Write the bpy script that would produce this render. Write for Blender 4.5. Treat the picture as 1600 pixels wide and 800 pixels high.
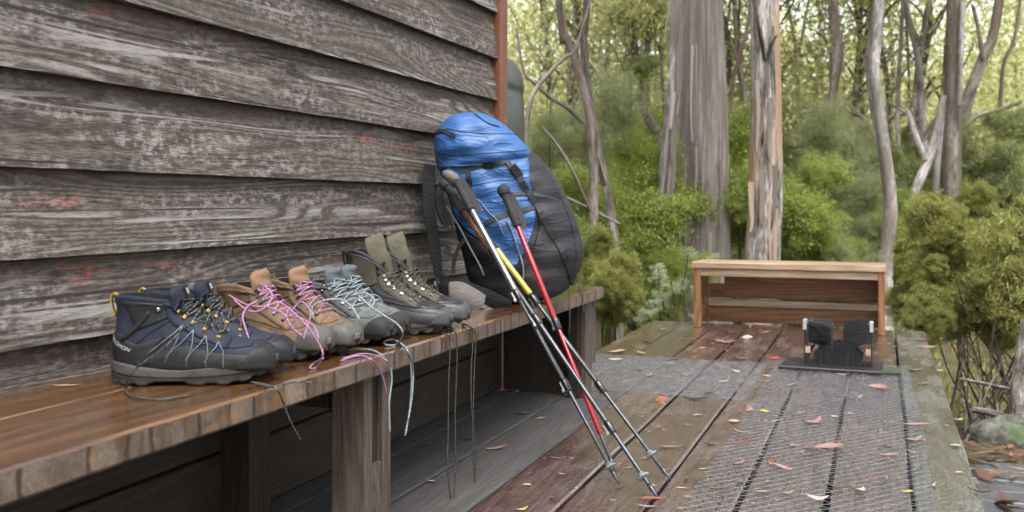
import bpy, math, random
import numpy as np
from mathutils import Vector, Matrix

R = math.radians
random.seed(11)
rng = np.random.default_rng(11)
for o in list(bpy.data.objects):
    bpy.data.objects.remove(o)
sc = bpy.context.scene
col = sc.collection

# ------------------------------------------------------------------ camera
CAM_H = 0.81                      # metres above the deck
TH = math.atan(575 / 1556)        # the view is turned this far left of the planks' direction
cam_d = bpy.data.cameras.new('camera')
cam = bpy.data.objects.new('camera', cam_d)
col.objects.link(cam)
cam.location = (0, 0, CAM_H)
cam.rotation_euler = (R(90), 0, TH)
cam_d.sensor_width = 36
cam_d.lens = 35
cam_d.shift_y = -0.0525
cam_d.clip_start = 0.05
cam_d.clip_end = 600
cam_d.dof.use_dof = True
cam_d.dof.focus_distance = 2.75
cam_d.dof.aperture_fstop = 5.0
sc.camera = cam

# ------------------------------------------------------------------ sky, sun, exposure
SUN_EL, SUN_AZ = 64, 150          # azimuth from +Y clockwise towards +X
w = bpy.data.worlds.new('World')
sc.world = w
w.use_nodes = True
nt = w.node_tree
nt.nodes.clear()
sky = nt.nodes.new('ShaderNodeTexSky')
sky.sky_type = 'NISHITA'
sky.sun_disc = False
sky.sun_elevation = R(SUN_EL)
sky.sun_rotation = R(SUN_AZ)
sky.dust_density = 4.0
sky.ozone_density = 1.0
hs = nt.nodes.new('ShaderNodeHueSaturation')
hs.inputs['Saturation'].default_value = 0.22
bg = nt.nodes.new('ShaderNodeBackground')
bg.inputs['Strength'].default_value = 0.15
wo = nt.nodes.new('ShaderNodeOutputWorld')
nt.links.new(sky.outputs[0], hs.inputs['Color'])
nt.links.new(hs.outputs[0], bg.inputs['Color'])
nt.links.new(bg.outputs[0], wo.inputs['Surface'])
sun_d = bpy.data.lights.new('sun', 'SUN')
sun_d.energy = 1.5
sun_d.angle = R(40)
sun_d.color = (1.0, 0.96, 0.9)
sun = bpy.data.objects.new('sun', sun_d)
col.objects.link(sun)
sd = Vector((math.sin(R(SUN_AZ)) * math.cos(R(SUN_EL)), math.cos(R(SUN_AZ)) * math.cos(R(SUN_EL)), math.sin(R(SUN_EL))))
sun.rotation_euler = sd.to_track_quat('Z', 'Y').to_euler()
sun.location = (3, 0, 8)
sc.view_settings.view_transform = 'Standard'
sc.view_settings.look = 'None'
sc.view_settings.gamma = 1.0
sc.view_settings.exposure = 1.8
sc.view_settings.use_curve_mapping = False
sc.cycles.max_bounces = 5
sc.cycles.diffuse_bounces = 2
sc.cycles.glossy_bounces = 2
sc.cycles.transmission_bounces = 4
sc.cycles.transparent_max_bounces = 6
sc.cycles.sample_clamp_indirect = 6
sc.cycles.use_denoising = True
sc.cycles.use_adaptive_sampling = True
sc.cycles.adaptive_threshold = 0.03

# ------------------------------------------------------------------ placing helpers
CT, ST = math.cos(TH), math.sin(TH)
FPX = 1556.0


def ray(px, py):
    r, u = (px - 800) / FPX, (316 - py) / FPX
    return np.array((r * CT - ST, r * ST + CT, u))


def at(px, py, t):                 # a place t metres in front of the photographer
    return ray(px, py) * t + np.array((0, 0, CAM_H))


def on_z(px, py, z):
    d = ray(px, py)
    return d * ((z - CAM_H) / d[2]) + np.array((0, 0, CAM_H))


def on_x(px, py, x):
    d = ray(px, py)
    return d * (x / d[0]) + np.array((0, 0, CAM_H))


# ------------------------------------------------------------------ mesh helpers
def mesh_data(name, V, F, UV=None, smooth=True, mats=(), mat_idx=None):
    me = bpy.data.meshes.new(name)
    V = np.asarray(V, dtype=np.float32)
    if isinstance(F, np.ndarray):
        k = F.shape[1]
        nf = len(F)
        me.vertices.add(len(V))
        me.vertices.foreach_set('co', V.ravel())
        me.loops.add(nf * k)
        me.loops.foreach_set('vertex_index', F.astype(np.int32).ravel())
        me.polygons.add(nf)
        me.polygons.foreach_set('loop_start', np.arange(0, nf * k, k, dtype=np.int32))
        me.update(calc_edges=True)
    else:
        me.from_pydata([tuple(map(float, v)) for v in V], [], [tuple(int(i) for i in f) for f in F])
        me.update()
    for m in mats:
        me.materials.append(m)
    n = len(me.polygons)
    me.polygons.foreach_set('use_smooth', np.full(n, smooth, dtype=bool))
    if mat_idx is not None:
        me.polygons.foreach_set('material_index', np.asarray(mat_idx, dtype=np.int32))
    if UV is not None:
        l = me.uv_layers.new(name='UVMap')
        idx = np.zeros(len(me.loops), dtype=np.int32)
        me.loops.foreach_get('vertex_index', idx)
        UV = np.asarray(UV, dtype=np.float32)
        l.data.foreach_set('uv', (UV if len(UV) == len(idx) and len(UV) != len(V) else UV[idx]).ravel())
    return me


def obj(name, me, parent=None, loc=None, rot=None, scale=None):
    o = bpy.data.objects.new(name, me)
    col.objects.link(o)
    if parent is not None:
        o.parent = parent
    if loc is not None:
        o.location = tuple(map(float, loc))
    if rot is not None:
        o.rotation_euler = rot
    if scale is not None:
        o.scale = scale if hasattr(scale, '__len__') else (scale,) * 3
    return o


def tag(o, label=None, cat=None, group=None, kind=None):
    if label:
        o['label'] = label
    if cat:
        o['category'] = cat
    if group:
        o['group'] = group
    if kind:
        o['kind'] = kind
    return o


def thing(name, label, cat, loc=(0, 0, 0), rz=0.0, group=None, kind=None):
    o = bpy.data.objects.new(name, None)
    o.empty_display_size = 0.1
    col.objects.link(o)
    o.location = tuple(map(float, loc))
    o.rotation_euler = (0, 0, rz)
    return tag(o, label, cat, group, kind)


def part(name, V, F, mat, parent, smooth=True, UV=None, **k):
    return obj(name, mesh_data(name, V, F, UV, smooth, [mat]), parent, **k)


class MB:                           # collects vertices and faces for ONE mesh
    def __init__(s):
        s.V, s.F, s.n = [], [], 0

    def add(s, V, F):
        V = np.asarray(V, float)
        s.V.append(V)
        s.F += [tuple(int(i) + s.n for i in f) for f in F]
        s.n += len(V)
        return s

    def build(s, name, mat, parent=None, smooth=True, **k):
        return part(name, np.concatenate(s.V), s.F, mat, parent, smooth, **k)


def loft(rings, cap0=True, cap1=True, closed=True):
    rings = np.asarray(rings, float)
    n, m, _ = rings.shape
    V = rings.reshape(-1, 3)
    F = []
    mm = m if closed else m - 1
    for i in range(n - 1):
        a, b = i * m, (i + 1) * m
        for j in range(mm):
            k = (j + 1) % m
            F.append((a + j, a + k, b + k, b + j))
    if cap0 and closed:
        F.append(tuple(range(m - 1, -1, -1)))
    if cap1 and closed:
        F.append(tuple((n - 1) * m + j for j in range(m)))
    return V, F


def smooth_path(P, n):
    P = np.asarray(P, float)
    k = len(P)
    if k == 2:
        s = np.linspace(0, 1, n)[:, None]
        return P[0] * (1 - s) + P[1] * s
    Q = np.vstack([2 * P[0] - P[1], P, 2 * P[-1] - P[-2]])
    u = np.linspace(0, k - 1 - 1e-9, n)
    i = u.astype(int)
    f = (u - i)[:, None]
    a, b, c, d = Q[i], Q[i + 1], Q[i + 2], Q[i + 3]
    return 0.5 * (2 * b + (c - a) * f + (2 * a - 5 * b + 4 * c - d) * f ** 2 + (3 * b - a - 3 * c + d) * f ** 3)


def frames(P):
    T = np.gradient(P, axis=0)
    T /= np.linalg.norm(T, axis=1)[:, None] + 1e-12
    up = np.array((0, 0, 1.0)) if abs(T[0][2]) < 0.9 else np.array((1.0, 0, 0))
    A = np.zeros_like(P)
    a = np.cross(T[0], up)
    for i in range(len(P)):
        a = a - T[i] * a.dot(T[i])
        a = a / (np.linalg.norm(a) + 1e-12)
        A[i] = a
    return T, A, np.cross(T, A)


def tube(P, r, sides=6, n=None):
    P = smooth_path(P, n) if n else np.asarray(P, float)
    r = np.broadcast_to(np.interp(np.linspace(0, 1, len(P)), np.linspace(0, 1, len(np.atleast_1d(r))), np.atleast_1d(r)), (len(P),))
    T, A, B = frames(P)
    th = np.linspace(0, 2 * math.pi, sides, endpoint=False)
    rings = P[:, None] + r[:, None, None] * (np.cos(th)[None, :, None] * A[:, None] + np.sin(th)[None, :, None] * B[:, None])
    return loft(rings)


def ribbon(P, N, width, thick):      # flat strap: path P, face normals N
    P, N = np.asarray(P, float), np.asarray(N, float)
    T = np.gradient(P, axis=0)
    S = np.cross(N, T)
    S /= np.linalg.norm(S, axis=1)[:, None] + 1e-12
    wd = np.broadcast_to(np.atleast_1d(width), (len(P),))[:, None] / 2
    rings = np.stack([P - S * wd, P + S * wd, P + S * wd + N * thick, P - S * wd + N * thick], axis=1)
    return loft(rings)


def box(c, s, M=None):
    x, y, z = np.array(s) / 2
    V = np.array([(-x, -y, -z), (x, -y, -z), (x, y, -z), (-x, y, -z), (-x, -y, z), (x, -y, z), (x, y, z), (-x, y, z)])
    if M is not None:
        V = V @ np.asarray(M).T
    return V + np.array(c), [(0, 3, 2, 1), (4, 5, 6, 7), (0, 1, 5, 4), (1, 2, 6, 5), (2, 3, 7, 6), (3, 0, 4, 7)]


def vnoise(x, seed=0):               # smooth 1D noise in -1..1
    x = np.asarray(x, float)
    i = np.floor(x)
    f = x - i
    f = f * f * (3 - 2 * f)

    def h(k):
        v = np.sin(k * 127.1 + seed * 311.7) * 43758.5453
        return (v - np.floor(v)) * 2 - 1
    return h(i) * (1 - f) + h(i + 1) * f


def extrude(profile, O, L, A, B, length, nseg=2, jit=None):
    """Profile (closed list of 2D points) in the A,B plane, carried along L. UV: metres along, metres round the profile."""
    O, L, A, B = (np.asarray(q, float) for q in (O, L, A, B))
    pr = np.asarray(profile, float)
    m = len(pr)
    ss = np.linspace(0, length, nseg + 1)
    per = np.concatenate([[0], np.cumsum(np.linalg.norm(np.roll(pr, -1, 0) - pr, axis=1))])
    V, UV = [], []
    for s in ss:
        for j in range(m + 1):
            p = pr[j % m].copy()
            if jit is not None:
                p = p + jit(s, j % m)
            V.append(O + L * s + A * p[0] + B * p[1])
            UV.append((s, per[j]))
    k = m + 1
    F = []
    for i in range(nseg):
        for j in range(m):
            F.append((i * k + j, i * k + j + 1, (i + 1) * k + j + 1, (i + 1) * k + j))
    F.append(tuple(range(m - 1, -1, -1)))
    F.append(tuple(nseg * k + j for j in range(m)))
    return np.array(V), F, np.array(UV)


def bev(w_, h_, b=0.004):            # bevelled rectangle, starting on the top face
    return [(b, h_), (w_ - b, h_), (w_, h_ - b), (w_, b), (w_ - b, 0), (b, 0), (0, b), (0, h_ - b)]


def plank(name, O, L, A, B, length, w_, h_, mat, parent, nseg=2, wob=0.0, seed=0, b=0.004):
    def jit(s, j):
        return np.array((vnoise(s * 2.3 + j // 2, seed + j) * wob, vnoise(s * 1.7, seed + 5) * wob * 0.5))
    V, F, UV = extrude(bev(w_, h_, b), O, L, A, B, length, nseg, jit if wob else None)
    o = part(name, V, F, mat, parent, smooth=False, UV=UV)
    return o


X1, Y1, Z1 = np.eye(3)

# ------------------------------------------------------------------ material helpers


class Mat:
    def __init__(s, name):
        s.m = bpy.data.materials.new(name)
        s.m.use_nodes = True
        s.t = s.m.node_tree
        s.t.nodes.clear()
        s.out = s.t.nodes.new('ShaderNodeOutputMaterial')

    def n(s, typ, ins=None, **props):
        nd = s.t.nodes.new('ShaderNode' + typ)
        for k, v in props.items():
            setattr(nd, k, v)
        for k, v in (ins or {}).items():
            sock = nd.inputs[k]
            if hasattr(v, 'is_output'):
                s.t.links.new(v, sock)
            else:
                if sock.type == 'RGBA' and len(v) == 3:
                    v = (*v, 1)
                sock.default_value = v
        return nd

    def math(s, op, a, b=0.0, c=0.0, clamp=False):
        return s.n('Math', {0: a, 1: b, 2: c}, operation=op, use_clamp=clamp).outputs[0]

    def mix(s, f, a, b, blend='MIX'):
        nd = s.n('Mix', None, data_type='RGBA', blend_type=blend)
        for k, v in ((0, f), (6, a), (7, b)):
            if hasattr(v, 'is_output'):
                s.t.links.new(v, nd.inputs[k])
            else:
                nd.inputs[k].default_value = (*v, 1) if k and len(v) == 3 else v
        return nd.outputs[2]

    def step(s, v, lo, hi):
        return s.n('MapRange', {0: v, 1: lo, 2: hi, 3: 0.0, 4: 1.0}, interpolation_type='SMOOTHSTEP').outputs[0]

    def noise(s, vec, scale=1.0, detail=3.0, rough=0.55, dist=0.0):
        return s.n('TexNoise', {'Vector': vec, 'Scale': scale, 'Detail': detail, 'Roughness': rough, 'Distortion': dist}).outputs[0]

    def vec(s, x, y, z=0.0):
        return s.n('CombineXYZ', {0: x, 1: y, 2: z}).outputs[0]

    def ramp(s, f, stops):
        nd = s.n('ValToRGB', {0: f})
        el = nd.color_ramp.elements
        while len(el) < len(stops):
            el.new(0.5)
        for e, (p, c) in zip(el, stops):
            e.position = p
            e.color = (*c, 1)
        return nd.outputs[0]

    def bump(s, h, strength=0.5, dist=0.002, prev=None):
        ins = {'Strength': strength, 'Distance': dist, 'Height': h}
        if prev is not None:
            ins['Normal'] = prev
        return s.n('Bump', ins).outputs[0]

    def bsdf(s, color, rough=0.6, normal=None, spec=0.4, metal=0.0, **k):
        ins = {'Base Color': color, 'Roughness': rough, 'Metallic': metal, 'Specular IOR Level': spec}
        ins.update(k)
        if normal is not None:
            ins['Normal'] = normal
        b = s.n('BsdfPrincipled', ins)
        return b.outputs[0]

    def done(s, sh):
        s.t.links.new(sh, s.out.inputs[0])
        return s.m

    def uv(s):
        return s.n('SeparateXYZ', {0: s.n('TexCoord').outputs['UV']}).outputs

    def obj(s):
        return s.n('TexCoord').outputs['Object']

    def rnd(s):
        return s.n('ObjectInfo').outputs['Random']


def plain(name, c, rough=0.6, spec=0.4, metal=0.0, var=0.25, scale=60.0, bump=0.25, bdist=0.0008, dirt=None, dirt_amt=0.5):
    c = tuple(x * 0.52 for x in c)
    dirt = tuple(x * 0.52 for x in dirt) if dirt else None
    m = Mat(name)
    o = m.obj()
    nz = m.noise(o, scale, 4.0, 0.6)
    lo = tuple(x * (1 - var) for x in c)
    hi = tuple(min(1, x * (1 + var)) for x in c)
    cc = m.mix(m.step(nz, 0.3, 0.7), lo, hi)
    big = m.noise(o, scale * 0.12 + 3, 3.0)
    if dirt:
        cc = m.mix(m.math('MULTIPLY', m.step(big, 0.42, 0.72), dirt_amt), cc, dirt)
    rr = m.math('ADD', rough - 0.12, m.math('MULTIPLY', big, 0.24))
    return m.done(m.bsdf(cc, rr, m.bump(nz, bump, bdist) if bump else None, spec, metal))

# ------------------------------------------------------------------ wood
def wood(name, dark, mid, light, ring=26.0, fib=(7.0, 260.0), rough=(0.75, 0.9), spec=0.3, bstr=0.6, bdist=0.002,
         wear=None, wear_amt=0.0, red=0.0, wet=None, moss=None, dry_u=None, rk=0.10, swirl=0.45, coat=0.9, film=0.0, fk=0.62, rs=(0.36, 0.53, 0.74)):
    m = Mat(name)
    u, v, _ = m.uv()
    r = m.rnd()
    u = m.math('ADD', u, m.math('MULTIPLY', r, 37.0))
    vr = m.math('ADD', v, m.math('MULTIPLY', r, 19.0))
    c = m.noise(m.vec(m.math('MULTIPLY', u, swirl), m.math('MULTIPLY', vr, 5.5), r), 1.0, 2.0, 0.45, 0.15)
    rings = m.math('SINE', m.math('MULTIPLY', c, ring * 6.283))
    rings = m.math('ADD', m.math('MULTIPLY', rings, 0.5), 0.5)
    f1 = m.noise(m.vec(m.math('MULTIPLY', u, fib[0]), m.math('MULTIPLY', vr, fib[1]), r), 1.0, 5.0, 0.75)
    f2 = m.noise(m.vec(m.math('MULTIPLY', u, 3.2), m.math('MULTIPLY', vr, 62.0), r), 1.0, 4.0, 0.65)
    big = m.noise(m.vec(m.math('MULTIPLY', u, 1.1), m.math('MULTIPLY', vr, 4.0), r), 1.0, 4.0, 0.6)
    val = m.math('ADD', m.math('MULTIPLY', f1, fk), m.math('ADD', m.math('MULTIPLY', f2, 0.92 - fk), m.math('ADD', m.math('MULTIPLY', rings, rk), m.math('MULTIPLY', big, 0.20 - rk))))
    cc = m.ramp(val, [(rs[0], dark), (rs[1], mid), (rs[2], light)])
    h = m.math('ADD', m.math('MULTIPLY', f1, 0.7), m.math('ADD', m.math('MULTIPLY', rings, 0.22), m.math('MULTIPLY', f2, 0.5)))
    if wear:
        f4 = m.noise(m.vec(m.math('MULTIPLY', u, 30.0), m.math('MULTIPLY', vr, 460.0), r), 1.0, 2.0, 0.6)
        iso = m.noise(m.vec(m.math('MULTIPLY', u, 34.0), m.math('MULTIPLY', vr, 48.0), r), 1.0, 5.0, 0.72)
        val = m.math('ADD', m.math('MULTIPLY', f4, 0.42), m.math('ADD', m.math('MULTIPLY', iso, 0.24), m.math('ADD', m.math('MULTIPLY', f2, 0.16), m.math('ADD', m.math('MULTIPLY', big, 0.12), m.math('MULTIPLY', rings, 0.08)))))
        cc = m.ramp(val, [(rs[0], dark), (rs[1], mid), (rs[2], light)])
        h = m.math('ADD', m.math('MULTIPLY', f4, 0.6), m.math('MULTIPLY', iso, 0.5))
        msk = m.step(m.noise(m.vec(m.math('MULTIPLY', u, 1.9), m.math('MULTIPLY', vr, 9.0), r), 1.0, 4.0, 0.65), 0.44, 0.62)
        sp = m.math('MULTIPLY', m.step(iso, 0.46, 0.62), m.step(f4, 0.3, 0.55))
        sc2 = m.step(m.noise(m.vec(m.math('MULTIPLY', u, 90.0), m.math('MULTIPLY', vr, 9.0)), 1.0, 3.0, 0.6), 0.58, 0.68)
        band = m.step(m.noise(m.vec(m.math('MULTIPLY', u, 0.9), m.math('MULTIPLY', vr, 22.0), r), 1.0, 3.0, 0.5, 0.8), 0.56, 0.66)
        amt = m.math('MAXIMUM', m.math('MULTIPLY', msk, m.math('MAXIMUM', sp, m.math('MULTIPLY', sc2, 0.2))), m.math('MULTIPLY', m.math('MULTIPLY', band, m.step(rings, 0.15, 0.5)), m.step(f4, 0.2, 0.5)))
        cc = m.mix(m.math('MULTIPLY', amt, wear_amt, clamp=True), cc, wear)
        blk = m.step(m.noise(m.vec(m.math('MULTIPLY', u, 2.6), m.math('MULTIPLY', vr, 6.0), m.math('ADD', r, 4.0)), 1.0, 5.0, 0.7), 0.56, 0.7)
        cc = m.mix(m.math('MULTIPLY', blk, 0.4), cc, tuple(x * 0.42 for x in dark))
        ck = m.step(m.noise(m.vec(m.math('MULTIPLY', u, 1.1), m.math('MULTIPLY', vr, 95.0), m.math('ADD', r, 7.0)), 1.0, 2.0, 0.5), 0.665, 0.69)
        cc = m.mix(m.math('MULTIPLY', ck, 0.85), cc, (0.012, 0.01, 0.009))
        h = m.math('SUBTRACT', h, m.math('MULTIPLY', ck, 0.9))
        # knots: upright slivers with a pale heart and a dark rim
        vo = m.n('TexVoronoi', {'Vector': m.vec(m.math('MULTIPLY', u, 2.0), m.math('MULTIPLY', vr, 2.3), r), 'Scale': 1.0, 'Randomness': 1.0})
        kd = m.math('ADD', vo.outputs['Distance'], m.math('MULTIPLY', m.math('SUBTRACT', f2, 0.5), 0.05))
        cc = m.mix(m.math('MULTIPLY', m.step(kd, 0.085, 0.05), 0.75), cc, (0.025, 0.02, 0.017))
        cc = m.mix(m.math('MULTIPLY', m.step(kd, 0.045, 0.03), 0.8), cc, (0.16, 0.155, 0.15))
    if red:
        rm = m.step(m.noise(m.vec(m.math('MULTIPLY', u, 2.6), m.math('MULTIPLY', vr, 8.0), m.math('ADD', r, 9.0)), 1.0, 5.0, 0.7), 0.60, 0.70)
        vm = m.math('MULTIPLY', m.step(v, 0.075, 0.14), m.step(iso, 0.38, 0.56))
        cc = m.mix(m.math('MULTIPLY', m.math('MULTIPLY', rm, vm), red), cc, (0.30, 0.052, 0.022))
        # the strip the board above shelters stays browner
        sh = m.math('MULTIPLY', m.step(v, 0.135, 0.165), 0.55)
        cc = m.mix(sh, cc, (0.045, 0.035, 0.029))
    nb = m.bump(h, bstr, bdist)
    if wet and film:
        fl = m.noise(m.vec(m.math('MULTIPLY', u, 55.0), m.math('MULTIPLY', vr, 70.0), r), 1.0, 3.0, 0.6)
        nb = m.bump(fl, film, 0.010, nb)
    if wet:
        pud = m.step(m.noise(m.vec(m.math('MULTIPLY', u, 2.2), m.math('MULTIPLY', vr, 7.0), r), 1.0, 4.0, 0.65), 0.40, 0.58)
        rr = m.n('MapRange', {0: pud, 1: 0.0, 2: 1.0, 3: wet[1], 4: wet[0]}).outputs[0]
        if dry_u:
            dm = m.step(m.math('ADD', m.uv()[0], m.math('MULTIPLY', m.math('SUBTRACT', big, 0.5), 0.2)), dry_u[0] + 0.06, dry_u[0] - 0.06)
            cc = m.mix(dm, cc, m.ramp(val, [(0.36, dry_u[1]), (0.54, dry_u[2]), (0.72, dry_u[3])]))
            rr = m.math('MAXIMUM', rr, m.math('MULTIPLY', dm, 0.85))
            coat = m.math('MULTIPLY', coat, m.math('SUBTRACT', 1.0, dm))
        if moss:
            mm = m.step(m.noise(m.vec(m.math('MULTIPLY', u, 1.3), m.math('MULTIPLY', vr, 3.0), m.math('ADD', r, 3.0)), 1.0, 4.0, 0.6), 0.5, 0.68)
            cc = m.mix(m.math('MULTIPLY', mm, 0.4), cc, moss)
        return m.done(m.bsdf(cc, rr, nb, 0.5 if (dry_u or not film) else 0.9, **{'Coat Weight': coat, 'Coat IOR': 1.5 if not film else 1.85, 'Coat Roughness': m.math('MULTIPLY', rr, 0.8), 'Coat Normal': nb}))
    rr = m.math('ADD', rough[0], m.math('MULTIPLY', f2, rough[1] - rough[0]))
    return m.done(m.bsdf(cc, rr, nb, spec))


M = {}
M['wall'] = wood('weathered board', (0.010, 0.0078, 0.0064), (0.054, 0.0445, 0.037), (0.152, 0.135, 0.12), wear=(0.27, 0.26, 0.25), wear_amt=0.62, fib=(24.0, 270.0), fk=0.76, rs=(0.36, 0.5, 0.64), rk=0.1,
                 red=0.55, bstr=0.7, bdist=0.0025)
M['deck'] = wood('wet deck timber', (0.016, 0.0075, 0.006), (0.052, 0.0285, 0.0245), (0.115, 0.08, 0.072), wet=(0.07, 0.36), bstr=0.5, bdist=0.003, fib=(8.0, 300.0), coat=1.0, film=0.28,
                 )
M['deck_moss'] = wood('mossy wet deck timber', (0.02, 0.017, 0.014), (0.05, 0.044, 0.037), (0.10, 0.09, 0.08), wet=(0.16, 0.4), bstr=0.5, bdist=0.003, fib=(8.0, 300.0), film=0.28,
                      moss=(0.045, 0.042, 0.02))
M['deck_dry_shade'] = wood('deck timber dry and shade-darkened under the bench', (0.016, 0.0075, 0.006), (0.052, 0.0285, 0.0245), (0.115, 0.08, 0.072), wet=(0.07, 0.36), bstr=0.45,
                     bdist=0.002, film=0.28, dry_u=(5.22, (0.009, 0.0083, 0.008), (0.022, 0.02, 0.0195), (0.046, 0.0425, 0.041)))  # dry grey tones, darkened so the bench's shade sits in the colour
M['bench'] = wood('wet bench timber', (0.012, 0.005, 0.002), (0.062, 0.027, 0.009), (0.15, 0.074, 0.026), wet=(0.08, 0.24), coat=1.0, bstr=0.35, bdist=0.0015, ring=9)
M['post'] = wood('brown post timber', (0.004, 0.0026, 0.0018), (0.0125, 0.008, 0.005), (0.032, 0.022, 0.015), rough=(0.55, 0.8))  # brown darkened to put the shade beneath the bench into the timber
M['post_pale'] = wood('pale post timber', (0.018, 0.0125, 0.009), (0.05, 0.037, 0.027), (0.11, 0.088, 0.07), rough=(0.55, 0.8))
M['box'] = wood('orange stained timber', (0.035, 0.012, 0.004), (0.135, 0.057, 0.019), (0.26, 0.135, 0.055), rough=(0.4, 0.65), spec=0.4, ring=14)
M['box_top'] = wood('pale wet bench top', (0.09, 0.052, 0.027), (0.215, 0.143, 0.087), (0.35, 0.27, 0.20), wet=(0.3, 0.5), coat=0.3, ring=14)
M['low'] = wood('grey platform timber', (0.014, 0.0135, 0.0145), (0.036, 0.035, 0.038), (0.075, 0.074, 0.078), wet=(0.45, 0.7), coat=0.2)


def bench_edge():
    m = Mat('sawn bench edge')
    u, v, _ = m.uv()
    r = m.rnd()
    u = m.math('ADD', u, m.math('MULTIPLY', r, 11.0))
    f = m.noise(m.vec(m.math('MULTIPLY', u, 120.0), m.math('MULTIPLY', v, 90.0)), 1.0, 5.0, 0.7)
    f2 = m.noise(m.vec(m.math('MULTIPLY', u, 14.0), m.math('MULTIPLY', v, 20.0)), 1.0, 4.0, 0.6)
    cc = m.ramp(m.math('ADD', m.math('MULTIPLY', f, 0.5), m.math('MULTIPLY', f2, 0.5)), [(0.32, (0.028, 0.018, 0.012)), (0.5, (0.08, 0.057, 0.041)), (0.7, (0.155, 0.122, 0.095))])
    # saw cuts across the edge
    vo = m.n('TexVoronoi', {'W': m.math('ADD', m.math('MULTIPLY', u, 11.0), m.math('MULTIPLY', f2, 0.25)), 'Scale': 1.0, 'Randomness': 0.9}, voronoi_dimensions='1D', feature='DISTANCE_TO_EDGE')
    cut = m.step(vo.outputs['Distance'], 0.075, 0.03)
    cc = m.mix(m.math('MULTIPLY', cut, 0.9), cc, (0.012, 0.008, 0.006))
    # wet runs
    st = m.step(m.noise(m.vec(m.math('MULTIPLY', u, 24.0), m.math('MULTIPLY', v, 2.0), 3.0), 1.0, 3.0, 0.6), 0.52, 0.66)
    cc = m.mix(m.math('MULTIPLY', st, 0.7), cc, (0.05, 0.026, 0.013))
    og = m.step(m.noise(m.vec(m.math('MULTIPLY', u, 6.0), m.math('MULTIPLY', v, 12.0), 8.0), 1.0, 3.0, 0.6), 0.55, 0.7)
    cc = m.mix(m.math('MULTIPLY', og, 0.55), cc, (0.2, 0.09, 0.03))
    rr = m.math('SUBTRACT', 0.62, m.math('MULTIPLY', st, 0.35))
    h = m.math('SUBTRACT', f, m.math('MULTIPLY', cut, 0.8))
    return m.done(m.bsdf(cc, rr, m.bump(h, 0.7, 0.002), 0.45))


M['bench_edge'] = bench_edge()


# ------------------------------------------------------------------ other surfaces
def leafmat(name, cols, trans=0.35, rough=0.5, spec=0.3):
    m = Mat(name)
    g = m.n('NewGeometry')
    oi = m.n('ObjectInfo').outputs['Random']
    f = m.math('ADD', m.math('MULTIPLY', g.outputs['Random Per Island'], 0.82), m.math('MULTIPLY', oi, 0.18))
    st = [(i / (len(cols) - 1), c) for i, c in enumerate(cols)]
    c = m.ramp(f, st)
    b = m.bsdf(c, rough, None, spec)
    t = m.n('BsdfTranslucent', {'Color': m.mix(0.5, c, (0.30, 0.36, 0.06), 'MIX')}).outputs[0]
    return m.done(m.n('MixShader', {0: trans, 1: b, 2: t}).outputs[0])


M['gum'] = leafmat('gum leaves', [(0.22, 0.235, 0.11), (0.38, 0.385, 0.175), (0.53, 0.52, 0.24), (0.68, 0.65, 0.40)], 0.5)
M['gum_dark'] = leafmat('dusky gum leaves', [(0.10, 0.12, 0.055), (0.19, 0.21, 0.095), (0.30, 0.31, 0.15)], 0.45)
M['bright'] = leafmat('bright green leaves', [(0.075, 0.11, 0.025), (0.16, 0.205, 0.045), (0.26, 0.305, 0.07), (0.38, 0.40, 0.13)], 0.5)
M['feather'] = leafmat('grey green needles', [(0.11, 0.12, 0.065), (0.2, 0.215, 0.115), (0.32, 0.325, 0.19)], 0.45)
M['bush'] = leafmat('olive bush leaves', [(0.06, 0.072, 0.022), (0.14, 0.152, 0.045), (0.25, 0.25, 0.07), (0.42, 0.395, 0.14)], 0.45)
M['sage'] = leafmat('sage leaves', [(0.12, 0.15, 0.08), (0.24, 0.28, 0.16), (0.42, 0.44, 0.32)], 0.3)


def bark(name, dark, mid, light, strip=None, su=9.0, sv=1.2):
    dark, mid, light = (tuple(x * q for x in c) for c, q in ((dark, .3), (mid, .58), (light, .85)))
    strip = tuple(x * .62 for x in strip) if strip else None
    m = Mat(name)
    o = m.n('SeparateXYZ', {0: m.obj()}).outputs
    r = m.rnd()
    u, v, _ = m.uv()
    vv = m.vec(m.math('MULTIPLY', u, su), m.math('MULTIPLY', v, sv), m.math('MULTIPLY', r, 30.0))
    f = m.noise(vv, 1.0, 6.0, 0.65, 0.3)
    f2 = m.noise(vv, 6.0, 4.0, 0.65)
    g = m.noise(vv, 0.35, 3.0, 0.5)
    cc = m.ramp(m.math('ADD', m.math('MULTIPLY', f, 0.6), m.math('MULTIPLY', f2, 0.4)), [(0.38, dark), (0.5, mid), (0.62, light)])
    if strip:
        cc = m.mix(m.math('MULTIPLY', m.step(m.math('ADD', g, m.math('MULTIPLY', f, 0.4)), 0.62, 0.8), 0.9), cc, strip)
    return m.done(m.bsdf(cc, 0.85, m.bump(m.math('ADD', f, m.math('MULTIPLY', f2, 0.4)), 0.8, 0.02), 0.2))


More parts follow.
